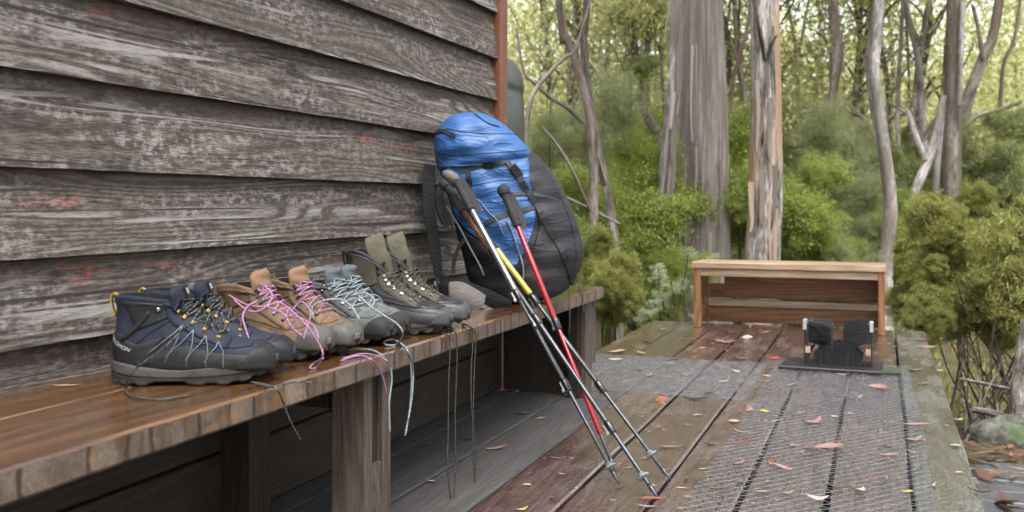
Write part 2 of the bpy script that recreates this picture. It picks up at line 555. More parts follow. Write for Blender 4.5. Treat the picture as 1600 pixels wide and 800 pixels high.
M['bark_big'] = bark('fibrous grey bark', (0.30, 0.262, 0.235), (0.275, 0.248, 0.226), (0.36, 0.332, 0.308), (0.2, 0.16, 0.135), 40, 2.2)
M['bark_peel'] = bark('peeling bark', (0.045, 0.032, 0.024), (0.27, 0.24, 0.215), (0.56, 0.52, 0.48), (0.40, 0.25, 0.15), 13, 1.7)
M['bark_pale'] = bark('smooth pale bark', (0.20, 0.175, 0.155), (0.37, 0.34, 0.315), (0.56, 0.53, 0.50), (0.16, 0.13, 0.11), 6, 1.6)
M['bark_grey'] = bark('grey brown bark', (0.10, 0.08, 0.065), (0.2, 0.17, 0.145), (0.34, 0.30, 0.265), (0.12, 0.08, 0.055), 10, 1.4)
M['twig'] = bark('dark twig bark', (0.02, 0.015, 0.011), (0.055, 0.042, 0.034), (0.13, 0.11, 0.095), None, 20, 8)
M['twig_pale'] = bark('grey dead twig', (0.09, 0.075, 0.065), (0.22, 0.19, 0.165), (0.36, 0.33, 0.3), None, 20, 8)

m = Mat('forest floor')
o_ = m.obj()
a_ = m.noise(o_, 1.2, 6.0, 0.65)
b_ = m.noise(o_, 14.0, 5.0, 0.7)
M['ground'] = m.done(m.bsdf(m.ramp(m.math('ADD', m.math('MULTIPLY', a_, 0.5), m.math('MULTIPLY', b_, 0.5)),
                                   [(0.35, (0.02, 0.016, 0.01)), (0.5, (0.075, 0.058, 0.036)), (0.62, (0.085, 0.09, 0.035)), (0.75, (0.16, 0.12, 0.08))]), 0.9,
                            m.bump(b_, 0.9, 0.05), 0.2))
m = Mat('hillside')
a_ = m.noise(m.obj(), 0.35, 6.0, 0.7)
b_ = m.noise(m.obj(), 2.5, 5.0, 0.7)
M['hill'] = m.done(m.bsdf(m.ramp(m.math('ADD', m.math('MULTIPLY', a_, 0.5), m.math('MULTIPLY', b_, 0.5)),
                                 [(0.35, (0.07, 0.08, 0.03)), (0.5, (0.2, 0.21, 0.08)), (0.65, (0.34, 0.33, 0.13))]), 0.9, m.bump(b_, 1.0, 0.2), 0.1))
M['trim'] = plain('red brown trim paint', (0.23, 0.075, 0.032), 0.5, 0.4, var=0.12, scale=30, bump=0.15, dirt=(0.13, 0.05, 0.025))
M['tank'] = plain('dark tank plastic', (0.055, 0.062, 0.06), 0.42, 0.5, var=0.1, scale=8, bump=0.05, dirt=(0.1, 0.1, 0.095))
M['wire'] = plain('galvanised wire', (0.34, 0.37, 0.41), 0.33, 0.5, 0.5, var=0.3, scale=40, bump=0)
M['staple'] = plain('old steel', (0.3, 0.3, 0.3), 0.4, 0.5, 0.7, bump=0)
M['plate'] = plain('white painted steel', (0.48, 0.49, 0.48), 0.4, 0.5, var=0.08, bump=0, dirt=(0.4, 0.38, 0.34))
M['bristle'] = plain('black bristles', (0.011, 0.0115, 0.014), 0.45, 0.5, var=0.5, scale=120, bump=0)
M['black'] = plain('black webbing', (0.018, 0.018, 0.021), 0.65, 0.35, scale=300, bump=0.3)
M['buckle'] = plain('black plastic', (0.014, 0.014, 0.015), 0.3, 0.5, bump=0)
M['dark_panel'] = plain('dark panel', (0.035, 0.024, 0.017), 0.7, 0.3)
M['rock'] = plain('lichen rock', (0.14, 0.14, 0.12), 0.9, 0.2, var=0.6, scale=14, bump=1.0, bdist=0.02, dirt=(0.06, 0.10, 0.025), dirt_amt=0.9)
LEAFC = {'pink': (0.36, 0.215, 0.175), 'tan': (0.50, 0.37, 0.24), 'brown': (0.20, 0.085, 0.045), 'orange': (0.30, 0.095, 0.035), 'yellow': (0.48, 0.42, 0.10),
         'pale': (0.55, 0.43, 0.36), 'dark': (0.055, 0.038, 0.03), 'red': (0.38, 0.075, 0.035)}
for k_, c_ in LEAFC.items():
    M['fl_' + k_] = plain('fallen leaf ' + k_, c_, 0.38, 0.5, var=0.3, scale=55, bump=0.2, dirt=tuple(x * 0.45 for x in c_))

# ------------------------------------------------------------------ terrain
def gz(x, y):
    x, y = np.asarray(x, float), np.asarray(y, float)
    d = y * 0.94 - x * 0.2
    rise = 30 * (1 - np.exp(-np.clip(d - 15, 0, None) / 30))
    h = -0.55 + 0.24 * rise
    h = h - 0.5 * np.exp(-((d - 10) / 4) ** 2)
    h = h + 0.22 * np.sin(x * 0.7 + 1) * np.sin(y * 0.55) * np.clip((np.hypot(x + .5, y - 3) - 5) / 5, 0, 1)
    return h + np.clip(-x - 8, 0, None) * 0.06


def grid_ground():
    a = np.linspace(-1, 1, 150)
    xs = np.sign(a) * (np.abs(a) ** 2.2) * 260
    b = np.linspace(-0.55, 1, 190)
    ys = np.sign(b) * (np.abs(b) ** 2.2) * 260 + 3
    XX, YY = np.meshgrid(xs, ys)
    V = np.stack([XX, YY, gz(XX, YY)], -1).reshape(-1, 3)
    n, m_ = XX.shape
    i = np.arange(n - 1)[:, None] * m_ + np.arange(m_ - 1)[None]
    F = np.stack([i, i + 1, i + m_ + 1, i + m_], -1).reshape(-1, 4)
    d = V[F].mean(1)
    idx = ((d[:, 1] * 0.94 - d[:, 0] * 0.2) > 19).astype(int)
    o = obj('ground', mesh_data('ground', V, F, None, True, [M['ground'], M['hill']], idx))
    tag(o, 'forest floor under the deck rising into a wooded slope', 'ground', kind='structure')


grid_ground()

# ------------------------------------------------------------------ hut
WX = -1.562
hut = thing('timber_hut', 'hut wall of weathered grey overlapping boards with flecks of red paint', 'hut', (-1.6, 1.4, 0))
hut_inv = np.array((1.6, -1.4, 0))
bots = [-0.22, -0.03, 0.155, 0.34, 0.525, 0.699, 0.878, 1.069, 1.2545, 1.436, 1.635, 1.82, 2.005, 2.19]
for k, zb in enumerate(bots):
    ht = (bots[k + 1] - zb if k + 1 < len(bots) else 0.18) + 0.03
    sd_ = k * 7 + 3

    def jit(s, j, sd_=sd_):
        z = vnoise(s * 0.7, sd_) * 0.001 + vnoise(s * 9, sd_ + 1) * 0.0007 + vnoise(s * 31, sd_ + 2) * 0.0005
        x = vnoise(s * 0.8, sd_ + 4) * 0.0015
        return np.array((x, z)) if j in (0, 1, 5) else np.array((x * 0.4, 0))
    prof = [(0, 0), (-0.0008, 0.004), (-0.016, ht * 0.5), (-0.034, ht), (-0.042, ht), (-0.016, 0.0)]
    V, F, UV = extrude(prof, np.array((WX, -1.6, zb)) + hut_inv, Y1, X1, Z1, 5.65, 260, jit)
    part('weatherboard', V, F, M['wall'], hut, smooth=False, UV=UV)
V, F, UV = extrude(bev(0.05, 0.09, 0.004), np.array((-1.60, 4.05, -0.3)) + hut_inv, Z1, X1, Y1, 2.75, 3)
part('corner_trim', V, F, M['trim'], hut, False, UV)
for k in range(3):                                   # nail heads on the trim
    V, F = tube(np.array([(-1.551, 4.115, 1.30 - 0.13 * k), (-1.5475, 4.115, 1.30 - 0.13 * k)]) + hut_inv, 0.004, 8)
    part('nail', V, F, M['staple'], hut)
for k, zb in enumerate(bots):                        # boards of the end wall
    prof = [(0, 0), (-0.0235, 0.215), (-0.036, 0.215), (-0.0195, 0)]
    V, F, UV = extrude(prof, np.array((-6.0, 4.118, zb)) + hut_inv, X1, Y1, Z1, 4.4, 6)
    part('weatherboard', V, F, M['wall'], hut, False, UV)
V, F = box(np.array((-3.82, 1.22, 1.05)) + hut_inv, (4.4, 5.64, 2.6))  # unseen box added behind the boards to stop light leaking through
part('light_block', V, F, M['dark_panel'], hut, False)
V, F = box(np.array((-3.80, 1.25, 2.43)) + hut_inv, (4.55, 5.9, 0.05))
part('roof', V, F, M['tank'], hut, False)

# ------------------------------------------------------------------ water tank behind the corner
tank = thing('water_tank', 'dark ribbed plastic water tank behind the hut corner', 'water tank', (-2.62, 5.28, -0.5))
prof = [(0.0, 0.0), (0.68, 0.0)]
for k in range(5):
    z0 = 0.05 + k * 0.385
    prof += [(0.70, z0), (0.70, z0 + 0.30), (0.695, z0 + 0.325), (0.688, z0 + 0.345), (0.695, z0 + 0.365)]
prof += [(0.70, 1.98), (0.69, 2.06), (0.65, 2.12), (0.56, 2.17), (0.3, 2.24), (0.12, 2.27), (0.0, 2.27)]
th = np.linspace(0, 2 * math.pi, 64, endpoint=False)
V, F = loft([[(r_ * math.cos(t), r_ * math.sin(t), z_) for t in th] for r_, z_ in prof])
part('tank_body', V, F, M['tank'], tank)
V, F = loft([[(r_ * math.cos(t), r_ * math.sin(t), z_) for t in th[::2]] for r_, z_ in [(0.2, 2.24), (0.21, 2.3), (0.19, 2.33), (0.0, 2.34)]])
part('tank_lid', V, F, M['tank'], tank)

# ------------------------------------------------------------------ deck
deck = thing('deck', 'wet brown timber deck of long planks strewn with fallen leaves', 'deck', (0, 0, 0), kind='structure')
edges = [-1.57, -1.46, -1.24, -1.02, -0.80, -0.58, -0.357, -0.136, 0.0857, 0.267]
YS, YE = -1.2, 6.72
for k in range(len(edges) - 1):
    x0, x1 = edges[k], edges[k + 1]
    g = 0.006 if x0 < -1.1 else 0.012
    ys = YS
    ye = YE + [0, 0, .0, -.03, .02, 0.01, -.02, .02, .03][k]
    if k == 0:
        ye = 4.12
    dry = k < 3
    if k == 1:
        x0 = -1.42 if False else x0
    wd = x1 - x0 - g
    O = np.array((x0 + g / 2, ys, -0.045 + [0, .001, -.001, .001, 0, .002, 0, .001, 0][k]))
    L = ye - ys
    plank('plank', O, Y1, X1, Z1, L, wd, 0.045, M['deck_dry_shade' if dry else ('deck_moss' if k == 8 else 'deck')], deck, 60, 0.0022, k * 13, 0.006)
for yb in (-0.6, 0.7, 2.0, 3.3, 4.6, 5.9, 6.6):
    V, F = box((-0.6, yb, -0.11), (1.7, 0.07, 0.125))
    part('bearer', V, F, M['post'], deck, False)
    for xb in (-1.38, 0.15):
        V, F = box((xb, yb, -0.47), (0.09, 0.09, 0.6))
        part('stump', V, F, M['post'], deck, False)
# screw heads in pairs where planks cross the bearers
for k in range(3, 9):
    for yb in (2.0, 3.3, 4.6, 5.9):
        for fx in (0.18, 0.82):
            x = edges[k] + (edges[k + 1] - edges[k]) * fx
            th = np.linspace(0, 2 * math.pi, 8, endpoint=False)
            V = [(x + 0.0045 * math.cos(t), yb + 0.0045 * math.sin(t), 0.0035) for t in th]
            part('screw_head', V, [tuple(range(8))], M['staple'], deck, False)

# lower platform right of the deck
low = thing('step_platform', 'low wet grey plank platform littered with bark beside the deck edge', 'platform', (1.0, 4.0, -0.36))
for k in range(15):
    plank('plank', np.array((-0.68, -1.5 + k * 0.165, -0.04)), X1, Y1, Z1, 1.9, 0.152, 0.04, M['low'], low, 20, 0.002, 40 + k)
for xb in (-0.5, 0.9):
    V, F = box((xb, -0.3, -0.13), (0.08, 2.4, 0.17))
    part('bearer', V, F, M['post'], low, False)

# ------------------------------------------------------------------ bench along the wall
BF = -1.105                      # front edge
bench = thing('wall_bench', 'long wet brown plank bench fixed along the weathered hut wall', 'bench', (-1.33, 2.0, 0))
bo = np.array((1.33, -2.0, 0))


def bench_board(x0, x1, seed, front):
    def jit(s, j):
        e = vnoise(s * 0.7, seed) * 0.004 + vnoise(s * 3.1, seed + 1) * 0.0022 + vnoise(s * 17, seed + 2) * 0.0007
        d = 0.012 * math.exp(-((s - 2.33) / 0.03) ** 2) if front else 0.0
        return np.array(((e - d) if j in (1, 2) else (e if j in (3, 4) else 0.0), vnoise(s * 5, seed + 8) * 0.0012))
    b = 0.005
    w_, h_ = x1 - x0, 0.05
    V, F, UV = extrude(bev(w_, h_, b), np.array((x0, -0.6, 0.40)) + bo, Y1, X1, Z1, 4.72, 220, jit)
    idx = [1 if (i % 8) in (2, 3) else 0 for i in range(len(F) - 2)] + [1, 1]
    me = mesh_data('top_board', V, F, UV, False, [M['bench'], M['bench_edge']], idx)
    obj('top_board', me, bench)


bench_board(-1.366, BF, 4, True)
bench_board(-1.556, -1.371, 9, False)


def bpost(name, x0, x1, y0, y1, z0, z1, mat):
    plank(name, np.array((x0, y0, z0)) + bo, Z1, X1, Y1, z1 - z0, x1 - x0, y1 - y0, M[mat], bench, 6, 0.0008, int(x0 * 100) + int(y0 * 10), 0.003)


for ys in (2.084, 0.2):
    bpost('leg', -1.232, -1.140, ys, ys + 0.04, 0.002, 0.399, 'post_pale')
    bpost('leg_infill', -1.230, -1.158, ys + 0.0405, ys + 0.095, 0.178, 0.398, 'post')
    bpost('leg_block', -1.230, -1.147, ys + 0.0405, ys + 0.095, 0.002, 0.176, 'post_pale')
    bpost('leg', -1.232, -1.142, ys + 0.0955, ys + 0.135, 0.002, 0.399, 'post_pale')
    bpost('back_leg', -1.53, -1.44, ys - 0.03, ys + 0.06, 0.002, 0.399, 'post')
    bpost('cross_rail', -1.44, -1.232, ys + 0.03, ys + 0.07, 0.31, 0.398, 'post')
bpost('leg', -1.215, -1.165, 3.95, 4.04, 0.002, 0.399, 'post')
bpost('leg', -1.165, -1.138, 3.965, 4.055, 0.002, 0.397, 'post_pale')
bpost('leg_cleat', -1.165, -1.135, 4.056, 4.10, 0.13, 0.398, 'post_pale')
for k in range(2):
    V, F, UV = extrude(bev(0.3, 0.025, 0.002), np.array((-1.52, 4.005, 0.004 + k * 0.2)) + bo, Z1, X1, Y1, 0.1992, 2)
    part('end_panel', V, F, M['post'], bench, False, UV)
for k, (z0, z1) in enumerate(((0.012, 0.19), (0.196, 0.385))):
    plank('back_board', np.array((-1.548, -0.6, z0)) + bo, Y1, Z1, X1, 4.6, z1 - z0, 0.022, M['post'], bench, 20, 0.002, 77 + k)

# ------------------------------------------------------------------ low box bench at the deck's end
fb = thing('box_bench', 'low orange brown timber box bench across the far end of the deck', 'bench', (-0.55, 6.62, 0))


def fbp(name, x0, x1, y0, y1, z0, z1, mat, axis=X1, wob=0.0008):
    o = np.array((x0 + 0.55, y0 - 6.62, z0))
    if axis is X1:
        return plank(name, o, X1, Y1, Z1, x1 - x0, y1 - y0, z1 - z0, M[mat], fb, 12, wob, int(abs(z0 * 900)) + int(y0 * 10), 0.003)
    return plank(name, o, Z1, X1, Y1, z1 - z0, x1 - x0, y1 - y0, M[mat], fb, 4, wob, int(abs(x0 * 900)), 0.003)


fbp('top_board', -1.14, 0.035, 6.43, 6.63, 0.385, 0.423, 'box_top', wob=0.002)
fbp('top_board', -1.14, 0.035, 6.637, 6.83, 0.386, 0.421, 'box_top', wob=0.002)
fbp('apron', -1.085, -0.01, 6.448, 6.472, 0.335, 0.3835, 'box_top')
for x0, x1 in ((-1.128, -1.086), (-0.0095, 0.028)):
    fbp('leg', x0, x1, 6.44, 6.50, 0.003, 0.384, 'box', Z1)
    fbp('leg', x0, x1, 6.755, 6.80, 0.003, 0.384, 'box', Z1)
    fbp('side_board', x0 + 0.008, x1 - 0.008, 6.50, 6.755, 0.18, 0.36, 'box', X1)
    fbp('side_rail', x0 + 0.004, x1 - 0.004, 6.50, 6.755, 0.06, 0.12, 'box', X1)
fbp('back_board', -0.985, -0.011, 6.80, 6.822, 0.165, 0.375, 'box')
fbp('back_board', -1.085, -0.986, 6.80, 6.822, 0.165, 0.262, 'box')
fbp('back_rail', -1.085, -0.0105, 6.76, 6.799, 0.115, 0.160, 'box_top')
fbp('back_board', -1.085, -0.011, 6.80, 6.823, 0.005, 0.16, 'box')

# ------------------------------------------------------------------ wire netting
def netting(name, label, x0, x1, y0, y1, along_y, zoff, seed):
    a, b = 0.027, 0.0215                 # cell pitch along the twist and across it
    nx = int(((x1 - x0) if along_y else (y1 - y0)) / b)
    ny = int(((y1 - y0) if along_y else (x1 - x0)) / a)
    rg = np.random.default_rng(seed)
    P = {}

    def pt(i, j):                        # zigzag strands, twisted together on alternate steps
        if (i, j) not in P:
            off = 0.46 if ((j // 2 + i) % 2) else -0.46
            u_ = (i + 0.5 + off + rg.normal(0, 0.03)) * b
            v_ = (j * 0.5) * a + rg.normal(0, 0.0013)
            p = (x0 + u_, y0 + v_) if along_y else (x0 + v_, y0 + u_)
            P[(i, j)] = np.array((p[0] + 0.006 * math.sin(p[1] * 3 + seed), p[1] + 0.006 * math.sin(p[0] * 5), zoff + 0.0012 * math.sin(p[0] * 40) * math.sin(p[1] * 31) + rg.uniform(0, 0.0016)))
        return P[(i, j)]
    segs = []
    for i in range(nx):
        for j in range(ny * 2):
            segs.append((pt(i, j), pt(i, j + 1), 0.00115 if j % 2 == 0 else 0.00085))
    segs = [(p, q, r_) for p, q, r_ in segs]
    A = np.array([s[0] for s in segs])
    B = np.array([s[1] for s in segs])
    rr = np.array([s[2] for s in segs])[:, None]
    D = B - A
    D /= np.linalg.norm(D, axis=1)[:, None]
    S = np.cross(D, Z1)
    S /= np.linalg.norm(S, axis=1)[:, None] + 1e-9
    V, n = [], len(A)
    for Q in (A - D * 0.0008, B + D * 0.0008):
        for an in (90, 210, 330):
            V.append(Q + rr * (S * math.cos(R(an)) + Z1 * math.sin(R(an))))
    V = np.stack(V, 1).reshape(-1, 3)
    F = np.concatenate([np.stack([np.arange(n) * 6 + c for c in f], 1) for f in ((0, 1, 4, 3), (1, 2, 5, 4), (2, 0, 3, 5))])
    cx, cy = (x0 + x1) / 2, (y0 + y1) / 2
    t = thing(name, label, 'netting', (cx, cy, 0))
    me = mesh_data('wire_mesh', V - np.array((cx, cy, 0)), F, None, True, [M['wire']])
    obj('wire_mesh', me, t)
    mb = MB()
    for k in range(40):
        x, y = rg.uniform(x0, x1), rg.uniform(y0, y1)
        mb.add(*tube([(x - cx, y - cy - 0.008, 0.002), (x - cx, y - cy - 0.006, zoff + 0.004), (x - cx, y - cy + 0.006, zoff + 0.004), (x - cx, y - cy + 0.008, 0.002)], 0.001, 4))
    o = mb.build('staples', M['staple'], t)
    o['kind'] = 'stuff'


netting('wire_netting', 'long strip of wire netting stapled lengthwise over the deck planks', -0.485, 0.145, 0.6, 5.25, True, 0.0055, 3)
netting('wire_netting', 'short strip of wire netting laid across the planks beside the bench end', -1.44, -0.50, 4.12, 5.12, False, 0.0055, 8)

# ------------------------------------------------------------------ boot brush
bb = thing('boot_brush', 'black boot cleaning brush stand with white corners on the deck', 'boot brush', (-0.19, 5.12, 0.009))
V, F = loft([[(x * s, y * s, z) for x, y in ((-.27, -.17), (.2, -.19), (.21, .12), (-.25, .14))] for s, z in ((1, 0), (1, 0.010), (0.985, 0.013))])
part('base_mat', V, F, M['bristle'], bb, False)
V, F = box((0.24, -0.08, 0.004), (0.09, 0.17, 0.006))
part('moss_patch', V, F, plain('mossy rubber', (0.05, 0.065, 0.03), 0.7, var=0.6, scale=60, bump=1.0), bb, False)
brg = np.random.default_rng(5)
for s in (-1, 1):
    V, F = loft([[(s * 0.153 + dx, -0.075 + y * 0.16, z * 0.205 + 0.012) for dx, y, z in ((-.004, 0, zz), (.004, 0, zz), (.004, 1, zz), (-.004, 1, zz))] for zz in (0, 1)])
    part('side_plate', V, F, M['buckle'], bb, False)
    V, F = box((s * 0.153, -0.05, 0.205), (0.016, 0.075, 0.045))
    part('white_corner', V, F, M['plate'], bb, False)
    V, F = box((s * 0.1415, 0.0, 0.165), (0.014, 0.15, 0.09))
    part('brush_block', V, F, M['buckle'], bb, False)
    mb = MB()
    for k in range(1500):
        y, z = brg.uniform(-.078, .078), brg.uniform(.125, .222)
        p = np.array((s * 0.135, y, z))
        mb.add(*tube([p, p + np.array((-s * brg.uniform(0.07, 0.115), brg.normal(0, .006), brg.normal(-.02, .012)))], [0.0016, 0.0009], 3))
    o = mb.build('side_bristles', M['bristle'], bb, False)
    o['kind'] = 'stuff'
    V, F = box((s * 0.138, -0.082, 0.085), (0.022, 0.012, 0.03))
    part('bracket', V, F, M['fl_pale'], bb, False)
mb = MB()
for k in range(2600):
    x, y = brg.uniform(-.105, .105), brg.uniform(-.08, .08)
    p = np.array((x, y, 0.012))
    hgt = 0.095 * math.sqrt(max(0.1, 1 - (x / .115) ** 2)) + .01
    mb.add(*tube([p, p + np.array((brg.normal(0, .007), brg.normal(0, .007), hgt * brg.uniform(.82, 1.08)))], [0.0017, 0.0008], 3))
o = mb.build('base_bristles', M['bristle'], bb, False)
o['kind'] = 'stuff'

# ------------------------------------------------------------------ lofted surfaces with things laid on them
def interp(T, u):
    T = np.asarray(T, float)
    k = len(T)
    Q = np.vstack([2 * T[0] - T[1], T, 2 * T[-1] - T[-2]])
    u = np.clip(u, 0, k - 1 - 1e-9)
    i = u.astype(int)
    f = (u - i)[..., None]
    a, b, c, d = Q[i], Q[i + 1], Q[i + 2], Q[i + 3]
    return 0.5 * (2 * b + (c - a) * f + (2 * a - 5 * b + 4 * c - d) * f ** 2 + (3 * b - a - 3 * c + d) * f ** 3)


def spow(c, e):
    return np.sign(c) * np.abs(c) ** e


class Surf:
    def __init__(s, table):
        s.T = np.asarray(table, float)
        s.umax = len(s.T) - 1

    def nrm(s, u, a):
        u, a = np.broadcast_arrays(np.asarray(u, float), np.asarray(a, float))
        e = 0.02
        du = s.ev(np.clip(u + e, 0, s.umax), a) - s.ev(np.clip(u - e, 0, s.umax), a)
        da = s.ev(u, a + e) - s.ev(u, a - e)
        n = np.cross(du, da)
        n /= np.linalg.norm(n, axis=-1)[..., None] + 1e-12
        c = (s.ev(u, a) + s.ev(u, a + math.pi)) / 2
        f = np.sign(((s.ev(u, a) - c) * n).sum(-1))
        f = np.where(f == 0, 1, f)
        return n * f[..., None]

    def grid(s, u0, u1, nu, na):
        u = np.linspace(u0, u1, nu)
        a = np.linspace(0, 2 * math.pi, na, endpoint=False)
        return s.ev(*np.meshgrid(u, a, indexing='ij'))

    def line(s, pts, n, off=0.0):
        P = smooth_path(np.asarray(pts, float), n)
        return s.ev(P[:, 0], P[:, 1]) + s.nrm(P[:, 0], P[:, 1]) * off

    def patch(s, A, B, ns, nr, d, tuck=0.0008, smooth=True):
        """Raised panel between the two (u,a) edge curves A and B."""
        A = smooth_path(np.asarray(A, float), ns) if smooth else np.asarray(A, float)
        B = smooth_path(np.asarray(B, float), ns) if smooth else np.asarray(B, float)
        r = np.concatenate([[0.0, 0.0], np.linspace(0.012, 0.988, nr), [1.0, 1.0]])
        UA = A[:, None] * (1 - r[None, :, None]) + B[:, None] * r[None, :, None]
        off = np.full(UA.shape[:2], d)
        off[:, 0] = off[:, -1] = -tuck
        off[:, 1] = off[:, -2] = d * 0.75
        UA = np.concatenate([UA[:1], UA, UA[-1:]], 0)
        off = np.concatenate([np.full_like(off[:1], -tuck), off, np.full_like(off[:1], -tuck)], 0)
        P = s.ev(UA[..., 0], UA[..., 1]) + s.nrm(UA[..., 0], UA[..., 1]) * off[..., None]
        return loft(P, closed=False)


class BootSurf(Surf):                # columns Fx Fz Bx Bz w eF eB wing
    def __init__(s, table, L, side):
        super().__init__(table)
        s.L, s.side = L, side

    def ev(s, u, a):
        u, a = np.broadcast_arrays(np.asarray(u, float), np.asarray(a, float))
        t = interp(s.T, u)
        Fx, Fz, Bx, Bz, w_, eF, eB, wg = (t[..., k] for k in range(8))
        ca, sa = np.cos(a), np.sin(a)
        e = np.where(ca > 0, eF, eB)
        c, q = spow(ca, e), spow(sa, e)
        x = (Fx + Bx) / 2 + (Fx - Bx) / 2 * c
        z = (Fz + Bz) / 2 + (Fz - Bz) / 2 * c + wg * sa ** 2
        y = w_ * q + s.side * 0.010 * (np.clip(x / s.L, 0, 1.1) ** 2 - 0.3)
        z = z + 0.0006 * np.sin(x * 160 + y * 90) * np.clip(z * 14, 0, 1) - 0.0016 * np.maximum(0, np.sin(x * 520 / (s.L / .3) + 22 * y)) * np.exp(-((x / s.L - .70) / .06) ** 2) * (np.cos(a) > 0.2)
        return np.stack([x, y, z], -1)


def leather(name, c, mud=(0.16, 0.135, 0.11), mud_h=0.06, rough=0.65, grain=260.0, var=0.3, spec=0.3):
    c, mud = tuple(x * 0.46 for x in c), tuple(x * 0.42 for x in mud)
    m = Mat(name)
    o = m.obj()
    z = m.n('SeparateXYZ', {0: o}).outputs[2]
    n1 = m.noise(o, grain, 3.0, 0.6)
    n2 = m.noise(o, 22.0, 5.0, 0.65)
    cc = m.mix(m.step(n2, 0.3, 0.7), tuple(x * (1 - var) for x in c), tuple(x * (1 + var) for x in c))
    cc = m.mix(m.math('MULTIPLY', m.step(n1, 0.35, 0.7), 0.25), cc, tuple(x * 1.5 + 0.01 for x in c))
    sc_ = m.step(m.noise(o, 60.0, 5.0, 0.75), 0.58, 0.72)
    cc = m.mix(m.math('MULTIPLY', sc_, 0.4), cc, tuple(min(1, x * 1.8 + 0.03) for x in c))
    dz = m.step(m.math('ADD', z, m.math('MULTIPLY', m.math('SUBTRACT', n2, 0.5), 0.12)), mud_h, mud_h - 0.045)
    cc = m.mix(m.math('MULTIPLY', m.math('MULTIPLY', dz, m.step(n2, 0.35, 0.65)), 0.5), cc, mud)
    b = m.bump(m.math('ADD', m.math('MULTIPLY', n1, 0.5), m.math('MULTIPLY', n2, 0.9)), 0.6, 0.0016)
    return m.done(m.bsdf(cc, m.math('ADD', rough - 0.15, m.math('MULTIPLY', n2, 0.3)), b, spec))


def rope(name, c1, c2, scale=900.0):
    c1, c2 = tuple(x * .45 for x in c1), tuple(x * .45 for x in c2)
    m = Mat(name)
    o = m.obj()
    n1 = m.noise(o, scale * 0.35, 1.0, 0.5)
    cc = m.mix(m.step(n1, 0.46, 0.56), c1, c2)
    return m.done(m.bsdf(cc, 0.75, m.bump(n1, 0.5, 0.0006), 0.25))


MUD = (0.17, 0.14, 0.115)
M['rub_grey'] = leather('grey midsole rubber', (0.065, 0.062, 0.06), MUD, 0.05, 0.75, 90)
M['rub_dark'] = leather('dark outsole rubber', (0.03, 0.028, 0.027), MUD, 0.03, 0.75, 90)
M['rub_cap'] = leather('grey toe rubber', (0.12, 0.113, 0.105), MUD, 0.07, 0.6, 120, 0.25)
M['rub_char'] = leather('charcoal toe rubber', (0.085, 0.083, 0.082), MUD, 0.06, 0.6, 120, 0.3)
M['lining'] = plain('dark boot lining', (0.016, 0.017, 0.02), 0.9, 0.15, bump=0.4, scale=200)
M['silver'] = plain('brushed metal', (0.5, 0.5, 0.5), 0.3, 0.5, 1.0, var=0.1, bump=0)
M['gunmetal'] = plain('dark metal hook', (0.06, 0.065, 0.075), 0.35, 0.5, 0.8, bump=0)
M['yellow'] = plain('yellow webbing', (0.55, 0.33, 0.02), 0.6, 0.3, scale=200)
M['grey_line'] = plain('pale grey overlay', (0.2, 0.225, 0.27), 0.5, 0.4, bump=0)
M['grey_print'] = plain('worn pale print', (0.42, 0.43, 0.44), 0.6, 0.3, var=0.3, scale=200, bump=0)
M['white_print'] = plain('white print', (0.7, 0.7, 0.7), 0.6, 0.3, var=0.05, bump=0)


def text_mesh(s):
    c = bpy.data.curves.new('lettering', 'FONT')
    c.body = s
    c.size = 1.0
    o = bpy.data.objects.new('lettering', c)
    col.objects.link(o)
    dg = bpy.context.evaluated_depsgraph_get()
    me = bpy.data.meshes.new_from_object(o.evaluated_get(dg))
    V = np.array([v.co[:] for v in me.vertices])
    F = [tuple(p.vertices) for p in me.polygons]
    bpy.data.objects.remove(o)
    bpy.data.meshes.remove(me)
    bpy.data.curves.remove(c)
    return V, F


def text_on(S, s, p0, p1, height, off, mat, name, parent):
    V, F = text_mesh(s)
    wd = V[:, 0].max()
    f = V[:, 0] / wd
    u = p0[0] + (p1[0] - p0[0]) * f
    a = p0[1] + (p1[1] - p0[1]) * f
    P, N = S.ev(u, a), S.nrm(u, a)
    d = S.ev(np.array(p1[0]), np.array(p1[1])) - S.ev(np.array(p0[0]), np.array(p0[1]))
    d /= np.linalg.norm(d)
    U = np.cross(N, d)
    P = P + U * (V[:, 1] * height)[:, None] + N * off
    part(name, P, F, mat, parent, False)


